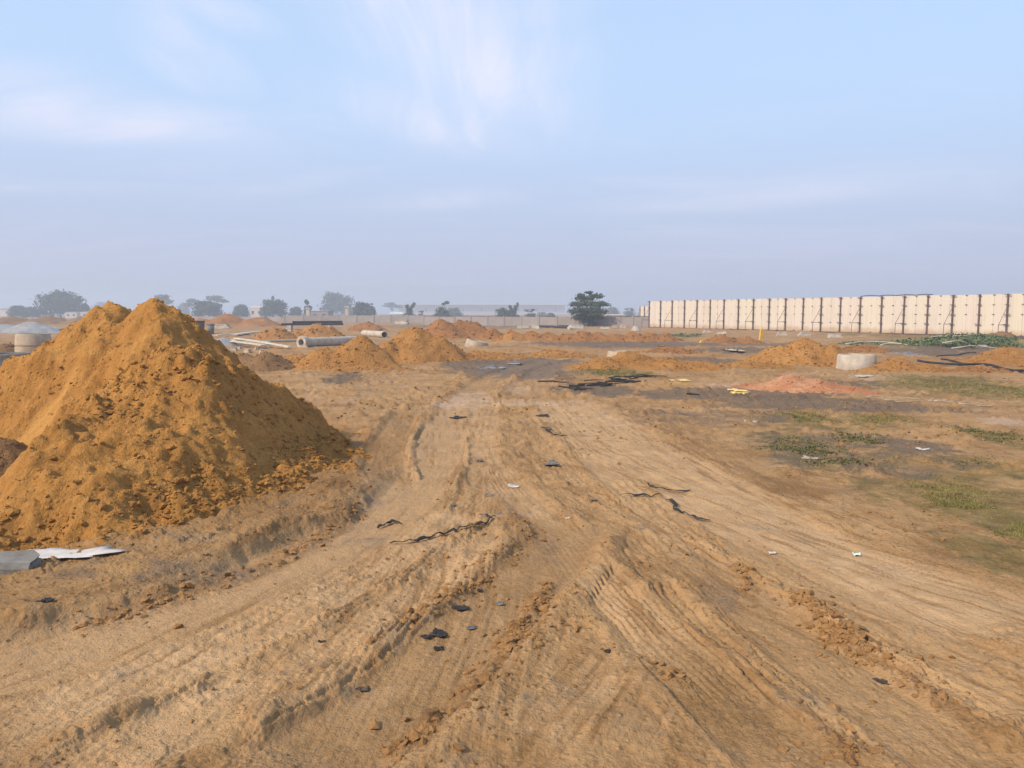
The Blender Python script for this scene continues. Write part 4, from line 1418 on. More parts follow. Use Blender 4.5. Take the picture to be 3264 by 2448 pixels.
boundary('long low cream wall across the far left middle distance', P(905, 1030), P(1350, 1028), 1.18, M['wall_far'], False, 8)
boundary('long low grey wall with dark coping behind the lone tree', P(1350, 1036), P(2080, 1042), 1.12, M['wall_grey'], True, 13)
for lab, (x0, x1, y) in {'short stretch of low pale wall far behind the left heaps': (330, 900, 1022)}.items():
    boundary(lab, P(x0, y), P(x1, y + 2), 0.8, M['wall_grey'], False, 9)


def building(label, x0, x1, top, D, depth, mat, roofmat=None, name='house', doors=2, pitch=0.12, cat='building'):
    a, b = PD(x0, 1000, D), PD(x1, 1000, D)
    w = b[0] - a[0]
    h = EYE + (HOR - top) / F * D
    root = link(name, None, loc=((a[0] + b[0]) / 2, D, 0))
    tag(root, label, cat)
    wall = MB().box((0, depth / 2, h / 2), (w, depth, h)).build('wall', mat, root)
    rm = MB()
    e = 0.03 * w
    rh = pitch * min(depth, w)
    vs = [(-w / 2 - e, -e, h), (w / 2 + e, -e, h), (w / 2 + e, depth + e, h), (-w / 2 - e, depth + e, h), (-w / 2 - e, depth / 2, h + rh), (w / 2 + e, depth / 2, h + rh)]
    vs = [(v[0], v[1], v[2] + 0.004) for v in vs]
    rm.add(vs, [(0, 1, 5, 4), (2, 3, 4, 5), (0, 4, 3), (1, 2, 5), (0, 3, 2, 1)])
    rm.build('roof', roofmat or mat, root)
    for k in range(doors):
        x = -w / 2 + w * (k + 0.5) / doors
        f = MB().box((x, -0.02, h * 0.5), (min(1.0, w / doors * 0.35), 0.06, h * 0.33)).build('window', M['window'], root)
    return root


building('long pale warehouse fading in the haze behind the wall', 1270, 1800, 972, 620, 40, M['shed'], M['shed'], 'warehouse', 9, 0.03)
building('small cream house left of the spiky tree on the far left', 795, 838, 981, 260, 6, M['house'], M['house'], doors=2)
building('low tan flat building behind the cream wall, left of the tall pale tree', 990, 1046, 992, 170, 5, M['wall_grey'], M['wall_grey'], doors=2, pitch=.03)
building('low cream shed behind the grey wall just right of the lone tree', 1933, 1990, 1004, 130, 4, M['house'], M['house'], doors=1, pitch=.04)
building('low house with a pale green roof behind the cream wall', 1240, 1286, 1002, 170, 6, M['house'], M['roof'], doors=2, pitch=.16)
building('small white building under the big round tree, left of two', 208, 244, 995, 230, 5, M['house'], M['house'], doors=2, pitch=.02)
building('small white building under the big round tree, right of two', 256, 284, 994, 230, 5, M['house'], M['house'], doors=1, pitch=.02)
building('pale low building at the far left edge of the horizon', -60, 38, 984, 330, 12, M['house'], M['house'], doors=3, pitch=.02)
yellow()


def pillar(label, px, top, D):
    h = EYE + (HOR - top) / F * D
    p = PD(px, 1000, D)
    root = link('gate_pillar', None, loc=(p[0], D, 0))
    tag(root, label, 'pillar')
    MB().box((0, 0, h / 2), (0.75, 0.75, h), 0, 0.92).build('shaft', M['wall_far'], root)
    MB().box((0, 0, h + 0.1), (1.0, 1.0, 0.2), 0, 0.8).build('cap', M['wall_far'], root)


pillar('pale pillar standing left of the low tan building', 982, 984, 165)
pillar('pale pillar standing right of the tall pale tree', 1106, 980, 150)


# ------------------------------------------------------------------ trees
def leaves(n, clumps, size, rng, wind=0.0, hollow=0.35):
    """leaf faces spread through ellipsoid clumps (x,y,z,rx,ry,rz)"""
    cl = np.array(clumps, float)
    vol = (cl[:, 3] * cl[:, 4] * cl[:, 5]) ** 0.8
    pick = rng.choice(len(cl), n, p=vol / vol.sum())
    d = rng.normal(0, 1, (n, 3))
    d /= np.linalg.norm(d, axis=1)[:, None]
    rad = hollow + (1.05 - hollow) * rng.uniform(0, 1, n) ** 0.6
    rad = rad * (1 + 0.22 * rng.normal(0, 1, n))
    c = cl[pick, :3] + d * rad[:, None] * cl[pick, 3:6]
    # leaf sprays, tilted about the outward direction
    nrm = d + rng.normal(0, 0.55, (n, 3)) + np.array((0, 0, 0.35))
    nrm /= np.linalg.norm(nrm, axis=1)[:, None]
    t = np.cross(nrm, rng.normal(0, 1, (n, 3)))
    t /= np.linalg.norm(t, axis=1)[:, None] + 1e-9
    b = np.cross(nrm, t)
    s = size * rng.uniform(0.5, 1.3, n)[:, None]
    k = rng.uniform(0.35, 0.8, n)[:, None]
    v = np.stack([c - t * s, c + b * s * k, c + t * s, c - b * s * k], 1)
    f = np.arange(n * 4).reshape(-1, 4)
    return v.reshape(-1, 3), f


def tree(label, px, top, hw, style, D=280.0, pale=False, seed=0, n=None, name='tree', base=None):
    rng = np.random.default_rng(seed + 100)
    rnd = random.Random(seed)
    x = (px - CX) / F * D
    H = EYE + (HOR - top) / F * D
    R = hw / F * D
    root = link(name, None, loc=(x, D, 0.0))
    tag(root, label, 'tree', 'trees along the horizon')
    cl = []
    tr = MB()
    trunk_top = H * 0.45

    def limb(a, b, r0, r1):
        a, b = Vector(a), Vector(b)
        mid = (a + b) / 2 + Vector((rnd.uniform(-.1, .1), rnd.uniform(-.1, .1), rnd.uniform(0, .1))) * (b - a).length
        tr.tube([a, mid, b], [r0, (r0 + r1) / 2, r1], 6)
    if style == 'round':
        for k in range(16):
            a, q = rnd.uniform(0, 6.28), rnd.uniform(0, 1) ** 0.5
            z = rnd.uniform(0.34, 0.84)
            sh = math.sqrt(max(0.08, 1 - ((z - 0.5) / 0.5) ** 2))
            cl.append((math.cos(a) * q * R * .72 * sh, math.sin(a) * q * R * .72 * sh, z * H, R * rnd.uniform(.24, .42), R * rnd.uniform(.24, .42), H * rnd.uniform(.10, .17)))
        cl.append((0, 0, H * 0.5, R * .78, R * .78, H * .38))
        cl.append((rnd.uniform(-.2, .2) * R, 0, H * 0.84, R * .38, R * .38, H * .14))
        for s in (-1, 1):
            cl.append((s * R * .6, 0, H * 0.24, R * .45, R * .45, H * .22))
    elif style == 'umbrella':
        for k in range(13):
            a, q = rnd.uniform(0, 6.28), rnd.uniform(0.1, 1)
            xx = math.cos(a) * q * R * .85
            zz = H * (0.93 - 0.25 * q * q) - rnd.uniform(0, .16) * H
            cl.append((xx, math.sin(a) * q * R * .8, zz, R * rnd.uniform(.26, .42), R * .36, H * rnd.uniform(.03, .065)))
            limb((0, 0, trunk_top * .7), (xx, math.sin(a) * q * R * .8, zz), H * .012, H * .005)
    elif style == 'ragged':
        for k in range(10):
            a, q = rnd.uniform(0, 6.28), rnd.uniform(0, 1)
            z = rnd.uniform(0.2, 0.95)
            xx = math.cos(a) * q * R * .8 * (1.15 - z * .75) + (z - .4) * R * rnd.choice((-.5, .6))
            cl.append((xx, math.sin(a) * q * R * .6, z * H, R * rnd.uniform(.16, .36), R * rnd.uniform(.2, .34), H * rnd.uniform(.05, .11)))
            limb((0, 0, trunk_top * .8), (xx, 0, z * H), H * .016, H * .006)
        cl.append((0, 0, H * .32, R * .75, R * .6, H * .28))
    elif style == 'vee':
        for s in (-1, 1):
            for k in range(5):
                t = 0.3 + 0.7 * k / 4
                xx, zz = s * R * (.15 + .75 * t * (1.0 if s > 0 else .55)), H * (.25 + .68 * t)
                cl.append((xx, rnd.uniform(-.1, .1) * R, zz, R * rnd.uniform(.15, .28), R * .25, H * rnd.uniform(.05, .09)))
            limb((0, 0, H * .12), (s * R * .7 * (1.0 if s > 0 else .55), 0, H * .85), H * .02, H * .008)
        cl.append((-R * .35, 0, H * .28, R * .5, R * .4, H * .2))
    elif style == 'lean':         # wind-bent: clumps strung along two leaning stems
        for (dx, top_, m_) in ((.75, .95, 6), (-.15, .80, 5)):
            for k in range(m_):
                t = k / (m_ - 1)
                cl.append((R * (-.35 + dx * t + rnd.uniform(-.15, .15)), rnd.uniform(-.2, .2) * R, H * (.28 + (top_ - .33) * t), R * rnd.uniform(.24, .40) * (1.1 - .5 * t), R * .3, H * rnd.uniform(.07, .12)))
            limb((-R * .3, 0, H * .05), (R * (dx - .35), 0, H * top_ * .9), H * .02, H * .006)
        cl.append((-R * .3, 0, H * .26, R * .62, R * .5, H * .22))
        cl.append((R * .25, 0, H * .18, R * .45, R * .4, H * .14))
    elif style == 'acacia':       # the lone tree: flat layered clumps
        lay = [(-.15, .78, .62, .10), (.25, .86, .45, .08), (-.45, .86, .32, .075), (.05, .95, .30, .05), (.1, .62, .85, .11), (-.5, .62, .42, .09), (.55, .64, .40, .09),
               (-.1, .47, .90, .12), (.5, .44, .45, .10), (-.62, .42, .38, .08), (.05, .33, .66, .10), (-.35, .27, .42, .08), (.38, .28, .4, .08), (.0, .18, .34, .09), (.15, .09, .25, .06)]
        for (xx, z, rx, rz) in lay:
            for q in range(3):
                ox, oy = rnd.uniform(-.4, .4) * rx * R, rnd.uniform(-.7, .7) * rx * R
                cl.append((xx * R + ox, oy, z * H + rnd.uniform(-.02, .02) * H, rx * R * rnd.uniform(.42, .62), rx * R * .6, rz * H * rnd.uniform(.6, 1)))
            limb((-.1 * R, 0, H * .12), (xx * R, 0, z * H), H * .018, H * .006)
    tr.tube([(0, 0, -0.3), (rnd.uniform(-.05, .05) * R, 0, trunk_top * .5), (rnd.uniform(-.1, .1) * R, 0, trunk_top)], [H * .036, H * .028, H * .018], 8)
    tr.build('trunk', M['bark'], root, True)
    n = n or {'round': 4200, 'umbrella': 1900, 'ragged': 1900, 'vee': 1300, 'lean': 1900, 'acacia': 6800}[style]
    v, f = leaves(n, cl, {'round': .058, 'umbrella': .05, 'ragged': .05, 'vee': .05, 'lean': .05, 'acacia': .030}[style] * H, rng, hollow=0.2 if style == 'acacia' else 0.3)
    v[:, 2] = np.maximum(v[:, 2], 0.02)
    link('crown', mesh_np('crown', v, f, False), M['leaf_pale'] if pale else M['leaf'], root)
    return root


tree('dark layered lone tree standing in front of the grey wall', 1875, 927, 74, 'acacia', 88, False, 1)
TREES = [
    (200, 924, 82, 'round', 240, 0, 'largest dark round tree on the horizon at the far left'),
    (62, 973, 30, 'round', 235, 0, 'low dark bush-like tree left of the largest round tree, outer one'),
    (108, 976, 26, 'round', 235, 0, 'low dark bush-like tree touching the left side of the largest round tree'),
    (272, 967, 18, 'round', 240, 0, 'small tree touching the right side of the largest round tree'),
    (338, 962, 42, 'round', 520, 1, 'faint pale tree in the haze just left of the tall heap'),
    (525, 938, 42, 'umbrella', 300, 1, 'thin umbrella-shaped tree rising right behind the top of the tall heap'),
    (590, 964, 20, 'round', 420, 1, 'small pale hazy tree between the two umbrella-shaped trees'),
    (622, 950, 26, 'umbrella', 330, 1, 'small sparse tree just left of the green round tree'),
    (692, 940, 42, 'umbrella', 320, 1, 'thin umbrella-shaped tree standing over the green round tree'),
    (668, 958, 50, 'round', 230, 0, 'green round tree below the right umbrella-shaped tree'),
    (772, 969, 27, 'round', 240, 0, 'small round tree left of the small cream house'),
    (876, 954, 44, 'round', 230, 0, 'dark broad tree with a spire on its left, right of the cream house'),
    (945, 977, 21, 'round', 240, 0, 'small bush-like tree right of the tree with a spire'),
    (984, 957, 16, 'ragged', 200, 0, 'thin ragged tree above the low tan building'),
    (1075, 932, 52, 'round', 330, 0, 'tall hazy round tree above the cream wall'),
    (1155, 961, 34, 'round', 200, 0, 'dark round tree right of the tall hazy one'),
    (1188, 966, 14, 'ragged', 200, 0, 'ragged little tree on the right side of the dark round tree'),
    (1252, 961, 28, 'umbrella', 420, 1, 'pale bare tree behind the green-roofed house'),
    (1312, 963, 24, 'lean', 170, 0, 'dark wind-bent tree at the right end of the cream wall'),
    (1342, 988, 12, 'ragged', 180, 0, 'tiny tree right of the wind-bent one by the cream wall'),
    (1410, 958, 28, 'ragged', 165, 0, 'dark ragged tree in front of the warehouse, left of two'),
    (1448, 980, 28, 'round', 260, 1, 'bluish round tree touching the dark ragged tree'),
    (1605, 963, 30, 'ragged', 165, 0, 'dark ragged tree in front of the right half of the warehouse'),
    (1640, 965, 22, 'lean', 165, 0, 'dark forked tree whose branch points right, before the warehouse'),
    (1690, 984, 24, 'ragged', 170, 0, 'small brownish ragged tree right of the forked tree'),
    (1728, 994, 18, 'round', 300, 1, 'pale blue small tree left of the lone tree, left of two'),
    (1756, 997, 14, 'round', 220, 0, 'small green tree left of the lone tree, right of two'),
    (1948, 978, 28, 'round', 280, 1, 'pale hazy tree right behind the lone tree'),
    (2004, 975, 24, 'ragged', 260, 1, 'hazy blue tree between the lone tree and the fence end'),
    (2036, 992, 7, 'ragged', 160, 0, 'tiny dark tree touching the far end of the cream fence'),
]
for i, (px, tp, hw, st, D, pale, lab) in enumerate(TREES):
    tree(lab, px, tp, hw, st, D, bool(pale), 10 + i)
t_ = None


def spire():
    # spire-like shoots that break the outline of the broad tree belong to its crown
    for o in bpy.data.objects:
        if o.get('label', '').startswith('dark broad tree with a spire'):
            rng = np.random.default_rng(5)
            H = 5.5
            v, f = leaves(260, [(-0.2, 0, 5.9, .5, .5, .75), (-2.8, 0, 4.6, .5, .6, .8), (-1.9, 0, 4.3, .5, .6, .7), (1.2, 0, 5.1, .7, .6, .5)], 0.28, rng)
            link('crown_shoots', mesh_np('crown_shoots', v, f, False), M['leaf'], o)


spire()


# ------------------------------------------------------------------ vegetation
def blades(name, label, blobs, n, h, w, mat, seed, lean=0.5, cat='grass'):
    rng = np.random.default_rng(seed)
    V_, base = [], []
    for (px, py, rx, ry, wgt) in blobs:
        c = P(px, py)
        a = P(px + rx, py)[0] - c[0]
        b = 0.5 * (P(px, max(py - ry, HOR + 12))[1] - P(px, py + ry)[1])
        k = int(n * wgt)
        x, y = c[0] + rng.normal(0, 0.5, k) * a, c[1] + rng.normal(0, 0.5, k) * b
        m = blob_mask(x, y, [(px, py, rx, ry, 1)], 330, 0.8)
        m = m * sstep(-0.25, 0.25, fbm(x * 2.0, y * 2.0, 3, seed))
        q = rng.uniform(0, 1, k) < m
        base.append(np.stack([x[q], y[q], np.full(q.sum(), c[1])], 1))
    B = np.vstack(base)
    z = ground_fields(B[:, 0], B[:, 1])[0]
    k = len(B)
    sc = np.clip(B[:, 2] / 8, 0.8, 3.0)
    hh = h * rng.uniform(0.4, 1.3, k) * np.sqrt(sc)
    ang = rng.uniform(0, 6.283, k)
    dx, dy = np.cos(ang), np.sin(ang)
    ln = lean * hh * rng.uniform(0.2, 1.2, k)
    ww = w * sc * rng.uniform(.6, 1.3, k)
    p = np.stack([B[:, 0], B[:, 1], z - 0.004], 1)
    s = np.stack([-dy * ww, dx * ww, np.zeros(k)], 1)
    mid = p + np.stack([dx * ln * .4, dy * ln * .4, hh * .6], 1)
    tip = p + np.stack([dx * ln, dy * ln, hh], 1)
    v = np.stack([p - s, p + s, mid + s * .7, tip, mid - s * .7], 1).reshape(-1, 3)
    i = np.arange(k)[:, None] * 5
    f3 = np.concatenate([np.concatenate([i, i + 1, i + 2], 1), np.concatenate([i, i + 2, i + 4], 1), np.concatenate([i + 4, i + 2, i + 3], 1)])
    o = link(name, mesh_np(name, v, f3, False), mat)
    return tag(o, label, cat, kind='stuff')


blades('grass', 'thin dry green grass in patches on the right side of the plot', [(3090, 1230, 230, 42, 1), (2540, 1335, 150, 26, .5), (3170, 1650, 150, 90, 2.2),
       (3210, 1400, 110, 45, .6), (1960, 1192, 130, 14, .5), (2820, 1340, 150, 22, .3), (3000, 1560, 180, 50, .4)], 17000, 0.020, 0.0026, M['grass'], 5, 1.5)
blades('weeds', 'patch of low dark leafy weeds right of the dirt lane', [(2600, 1445, 170, 70, 1), (2740, 1400, 90, 30, .3), (3010, 1460, 150, 35, .35), (3170, 1390, 110, 30, .3)],
       5200, 0.018, 0.0075, M['weed'], 6, 1.9, 'weeds')


def shrubs():
    rng = np.random.default_rng(9)
    cl = []
    for k in range(46):
        px = rng.uniform(2880, 3260)
        py = rng.uniform(1080, 1108) - max(0, 3000 - px) * 0.02
        p = P(px, py)
        big = np.exp(-((px - 3080) / 110) ** 2)
        r = 0.35 + 0.5 * big * rng.uniform(.4, 1)
        cl.append((p[0], p[1], gz(p[0], p[1]) + 0.10 + 0.12 * big, r * 1.7, r * 1.4, 0.12 + 0.18 * big * rng.uniform(.3, 1)))
    v, f = leaves(5500, cl, 0.085, rng, hollow=0.2)
    v[:, 2] = np.maximum(v[:, 2], -0.02)
    o = link('shrubs', mesh_np('shrubs', v, f, False), M['shrub'])
    tag(o, 'low green shrubs growing at the foot of the cream fence', 'shrubs', kind='stuff')
    cl = []
    for (x0, x1, y) in ((2100, 2240, 1072), (2690, 2860, 1096)):
        for k in range(10):
            p = P(rng.uniform(x0, x1), y + rng.uniform(-3, 3))
            cl.append((p[0], p[1], gz(p[0], p[1]) + 0.05, .45, .3, .10))
    v, f = leaves(1600, cl, 0.06, rng)
    v[:, 2] = np.maximum(v[:, 2], -0.02)
    o = link('ground_cover', mesh_np('ground_cover', v, f, False), M['shrub'])
    tag(o, 'thin green ground cover between the heaps and the fence', 'ground cover', kind='stuff')


shrubs()


# ------------------------------------------------------------------ litter and small things
def scrap(label, x0, y0, x1, y1, mat, seed, name='plastic_scrap', lift=0.004, curl=0.35, cat='scrap', group='plastic litter on the lane', yaw=None, size=None):
    """crumpled torn sheet filling a box given in view pixels"""
    rnd = np.random.default_rng(seed)
    a, b = P(*V(x0, (y0 + y1) / 2)), P(*V(x1, (y0 + y1) / 2))
    w = b[0] - a[0]
    far, near = P(*V(x0, y0))[1], P(*V(x0, y1))[1]
    dep = min(max((far - near) * 0.75, w * 0.25), w * 0.9)
    k_ = 0.62 if mat is M['white'] or mat is M['greenish'] else 0.78
    w, dep = w * k_, dep * k_
    if size:
        w, dep = size
    c = G(*V((x0 + x1) / 2, (y0 + y1) / 2))
    c[2] = float(ground_fields(np.array([c[0]]), np.array([c[1]]))[0][0]) + lift
    n, m = 11, 8
    U, W = np.meshgrid(np.linspace(-.5, .5, n), np.linspace(-.5, .5, m))
    th = np.arctan2(W, U).ravel()
    edge = 0.95 + 0.75 * fbm(np.cos(th) * 1.6 + seed, np.sin(th) * 1.6, 4, seed, 0.6).reshape(U.shape)
    rr_ = np.maximum(np.abs(U), np.abs(W)) / (np.hypot(U, W) + 1e-6)
    edge = edge * (0.5 + 0.5 * rr_)
    X, Y = U * w * edge, W * dep * edge
    Z = w * curl * 0.35 * (fbm(U.ravel() * 3 + seed, W.ravel() * 3, 3, seed).reshape(U.shape) + 0.15)
    Z = Z + w * curl * 0.25 * np.maximum(0, np.abs(U * np.cos(seed) + W * np.sin(seed)) - 0.25)
    Z = np.maximum(Z, -0.004)
    top = np.stack([X, Y, Z + 0.003], -1).reshape(-1, 3)
    bot = np.stack([X, Y, Z], -1).reshape(-1, 3)
    f = []
    for j in range(m - 1):
        for i in range(n - 1):
            q = j * n + i
            f.append((q, q + 1, q + n + 1, q + n))
            q2 = q + n * m
            f.append((q2, q2 + n, q2 + n + 1, q2 + 1))
    rim = [i for i in range(n)] + [j * n + n - 1 for j in range(1, m)] + [(m - 1) * n + i for i in range(n - 2, -1, -1)] + [j * n for j in range(m - 2, 0, -1)]
    for p, q in zip(rim, rim[1:] + rim[:1]):
        f.append((q, p, p + n * m, q + n * m))
    o = link(name, mesh_py(name, np.vstack([top, bot]), f, True), mat, None, c, (0, 0, rnd.uniform(-.5, .5) if yaw is None else yaw))
    return tag(o, label, cat, group)


def strip(label, pts, w, mat, seed, name='plastic_strip', cat='strip', group='plastic litter on the lane', lift=0.006, tw=0.6):
    L = spline([G(*V(a, b))[:2] for (a, b) in pts], 5)
    h = ground_fields(L[:, 0], L[:, 1])[0]
    rnd = np.random.default_rng(seed)
    c = np.array((L[0, 0], L[0, 1], 0))
    vs, fs = [], []
    n = len(L)
    for k in range(n):
        d = L[min(k + 1, n - 1)] - L[max(k - 1, 0)]
        d = d / (np.hypot(*d) + 1e-9)
        t = tw * math.sin(k * 0.7 + seed)
        ww = 0.7 * w * (0.45 + 0.8 * vnoise(np.array([k * 0.33 + seed]), np.array([0.0]), seed)[0]) * min(1, 0.35 + min(k, n - 1 - k) * 0.3)
        nn = np.array((-d[1] * math.cos(t), d[0] * math.cos(t), math.sin(t)))
        z = h[k] + lift + ww * abs(math.sin(t)) * 0.5 + 0.012 * abs(math.sin(k * 0.9))
        p = np.array((L[k, 0], L[k, 1], z))
        for (s, q) in ((-.5, 0), (.5, 0), (.5, 0.004), (-.5, 0.004)):
            vs.append(p + nn * s * ww + np.array((0, 0, q)) - c)
    for k in range(n - 1):
        for q in range(4):
            q2 = (q + 1) % 4
            fs.append((4 * k + q, 4 * k + q2, 4 * k + 4 + q2, 4 * k + 4 + q))
    fs += [(0, 3, 2, 1), (4 * n - 4, 4 * n - 3, 4 * n - 2, 4 * n - 1)]
    o = link(name, mesh_py(name, vs, fs, True), mat, None, c)
    return tag(o, label, cat, group)


strip('bent black plastic strip at the left side of the lane, shaped like a chevron', [(815, 1143), (835, 1135), (850, 1130), (868, 1136)], 0.045, M['black'], 1)
strip('long black plastic strip snaking across the lane centre', [(842, 1180), (885, 1176), (925, 1168), (965, 1160), (1000, 1156), (1030, 1142), (1058, 1128), (1072, 1122)], 0.032, M['black'], 2)
strip('short black strip curling at the far end of the long snaking strip', [(1030, 1121), (1048, 1117), (1062, 1124)], 0.025, M['black'], 3)
scrap('largest torn black sheet scrap in the smooth wheel rut', 925, 1357, 972, 1386, M['black'], 11, curl=0.5)
scrap('narrow black scrap trailing left of the largest torn scrap', 905, 1372, 936, 1386, M['black'], 12)
scrap('flat black scrap above the largest torn scrap in the rut', 975, 1310, 1015, 1328, M['black'], 13)
scrap('grey-black scrap right of the largest torn scrap in the rut', 1003, 1353, 1038, 1366, M['film'], 14)
scrap('small black scrap just below the largest torn scrap', 935, 1396, 962, 1408, M['black'], 15)
scrap('black crumpled scrap low in the left tracks near the bottom', 765, 1472, 800, 1496, M['black'], 16, curl=0.5)
scrap('folded grey plastic scrap upper centre of the lane', 1168, 1002, 1212, 1016, M['film'], 17, curl=0.5)
strip('thin black strip with an upturned end right of centre, upper one', [(1398, 1042), (1404, 1055), (1440, 1060), (1492, 1063)], 0.03, M['black'], 4)
strip('thin straight black strip right of centre, lower one', [(1340, 1075), (1390, 1073), (1432, 1076)], 0.022, M['black'], 5)
strip('curled black ribbon hanging below the two thin strips', [(1438, 1080), (1462, 1094), (1455, 1103), (1478, 1112), (1500, 1122), (1535, 1128)], 0.035, M['black'], 6)
scrap('black rubber scrap alone at the lower right', 1885, 1460, 1935, 1488, M['black'], 18, curl=0.2, yaw=-0.7, size=(0.11, 0.045))
scrap('grey folded film at the left of the white litter in mid lane', 1046, 1060, 1078, 1076, M['film'], 19, curl=0.5)
scrap('dark flat scrap high on the lane, left of its centre', 965, 899, 1010, 907, M['black'], 20)
scrap('dark scrap high on the lane, right of its centre', 1155, 894, 1190, 903, M['black'], 21)
strip('tangled black strip below the dark scrap high on the lane', [(1168, 925), (1190, 932), (1178, 938), (1202, 946), (1226, 947)], 0.035, M['black'], 7)
scrap('crumpled white paper litter in mid lane', 1092, 1042, 1128, 1060, M['white'], 22, 'paper_litter', curl=0.6, cat='litter', group=None)
scrap('tiny white scrap near the lane centre', 1218, 1122, 1236, 1129, M['white'], 23, 'paper_litter', curl=0.3, cat='litter', group=None)
scrap('clear grey film scrap right of the lane centre', 1272, 1076, 1294, 1088, M['film'], 24)
scrap('pale green and white wrapper throwing a shadow on the right sand', 1836, 1190, 1866, 1208, M['greenish'], 25, 'wrapper', curl=1.1, cat='wrapper', group=None)
scrap('small white litter on the rut edge at the right', 1656, 1192, 1682, 1201, M['white'], 26, 'paper_litter', curl=0.4, cat='litter', group=None)
scrap('dark purple-black scrap on the left shoulder below the white sheet', 78, 1314, 122, 1331, M['black'], 27, curl=0.4)
scrap('small black chip in the left tracks', 684, 1383, 706, 1390, M['black'], 28)
scrap('small black scrap alone below the centre', 1302, 1400, 1322, 1412, M['black'], 29, curl=0.5)
scrap('pale grey strip of film left of centre', 970, 1082, 986, 1104, M['film'], 30, yaw=1.2, size=(0.12, 0.03))
scrap('grey speckled scrap above the smooth rut', 1064, 1298, 1092, 1316, M['film'], 31)
scrap('tiny dark scrap at the top end of the smooth rut', 1028, 1272, 1044, 1284, M['black'], 32)
scrap('pale blue-grey film left of the lane centre, upper', 1026, 988, 1046, 1010, M['film'], 33)
scrap('flat pale scrap on the weed patch', 1730, 985, 1775, 993, M['concrete_pale'], 34, curl=0.15, group=None)
scrap('pale rag on grey ground right of the weed patch', 1975, 960, 2010, 985, M['white'], 35, 'rag', curl=0.7, cat='rag', group=None)
scrap('thin pale scrap beside the dark grass clump', 1603, 908, 1640, 915, M['concrete_pale'], 36, curl=0.2, group=None)
scrap('pale torn sack lying on earth in front of the pale ring', 1820, 805, 1885, 818, M['concrete_pale'], 37, 'sack', curl=0.2, cat='sack', group=None)
scrap('long pale sheet lying left of the pink clay heap', 1435, 818, 1500, 828, M['straw'], 38, 'sheet', curl=0.15, cat='sheet', group=None)


def white_sheet():
    o = scrap('crumpled white plastic sheet at the foot of the tall heap', 40, 1190, 240, 1226, M['white'], 44, 'plastic_sheet', lift=0.012, curl=0.11, cat='sheet', group=None, yaw=0.08, size=(0.60, 0.19))
    p = G(*V(20, 1250))
    s = 1.0
    rough_block('concrete_lump', 'grey weathered concrete slab piece at the lower left edge', (p[0] - 0.20, p[1] + 0.10, p[2] - 0.03), (0.52, 0.2, 0.125), 0.22, M['concrete_dark'], 'concrete', None, 91, 0.96)
    p = G(*V(935, 1553))
    rough_block('stone', 'smooth brown stone at the lower end of the clod ridge', (p[0], p[1], gz(p[0], p[1]) - 0.0), (0.075, 0.05, 0.04), 0.5, M['heap_brown'], 'stone', None, 92, 0.6)


white_sheet()


def hose():
    for lab, pts, r in (('thick black hose bending over the ground at the right edge', [(2925, 1157), (2990, 1163), (3060, 1166), (3120, 1165), (3180, 1175), (3264, 1192), (3360, 1215)], 0.036),
                        ('shorter black hose lying just above the thick one at the right', [(3000, 1152), (3040, 1157), (3085, 1163)], 0.030),
                        ('thin dark pipe left of the heap at the right edge', [(2985, 1140), (3040, 1137), (3110, 1131)], 0.022)):
        L = spline([P(*p)[:2] for p in pts], 6)
        h = ground_fields(L[:, 0], L[:, 1], False)[0]
        c = np.array((L[0, 0], L[0, 1], 0))
        o = MB().tube([np.array((a[0], a[1], q + r + 0.03)) - c for a, q in zip(L, h)], r, 10).build('hose', M['black'], None, True, c)
        tag(o, lab, 'hose')


hose()


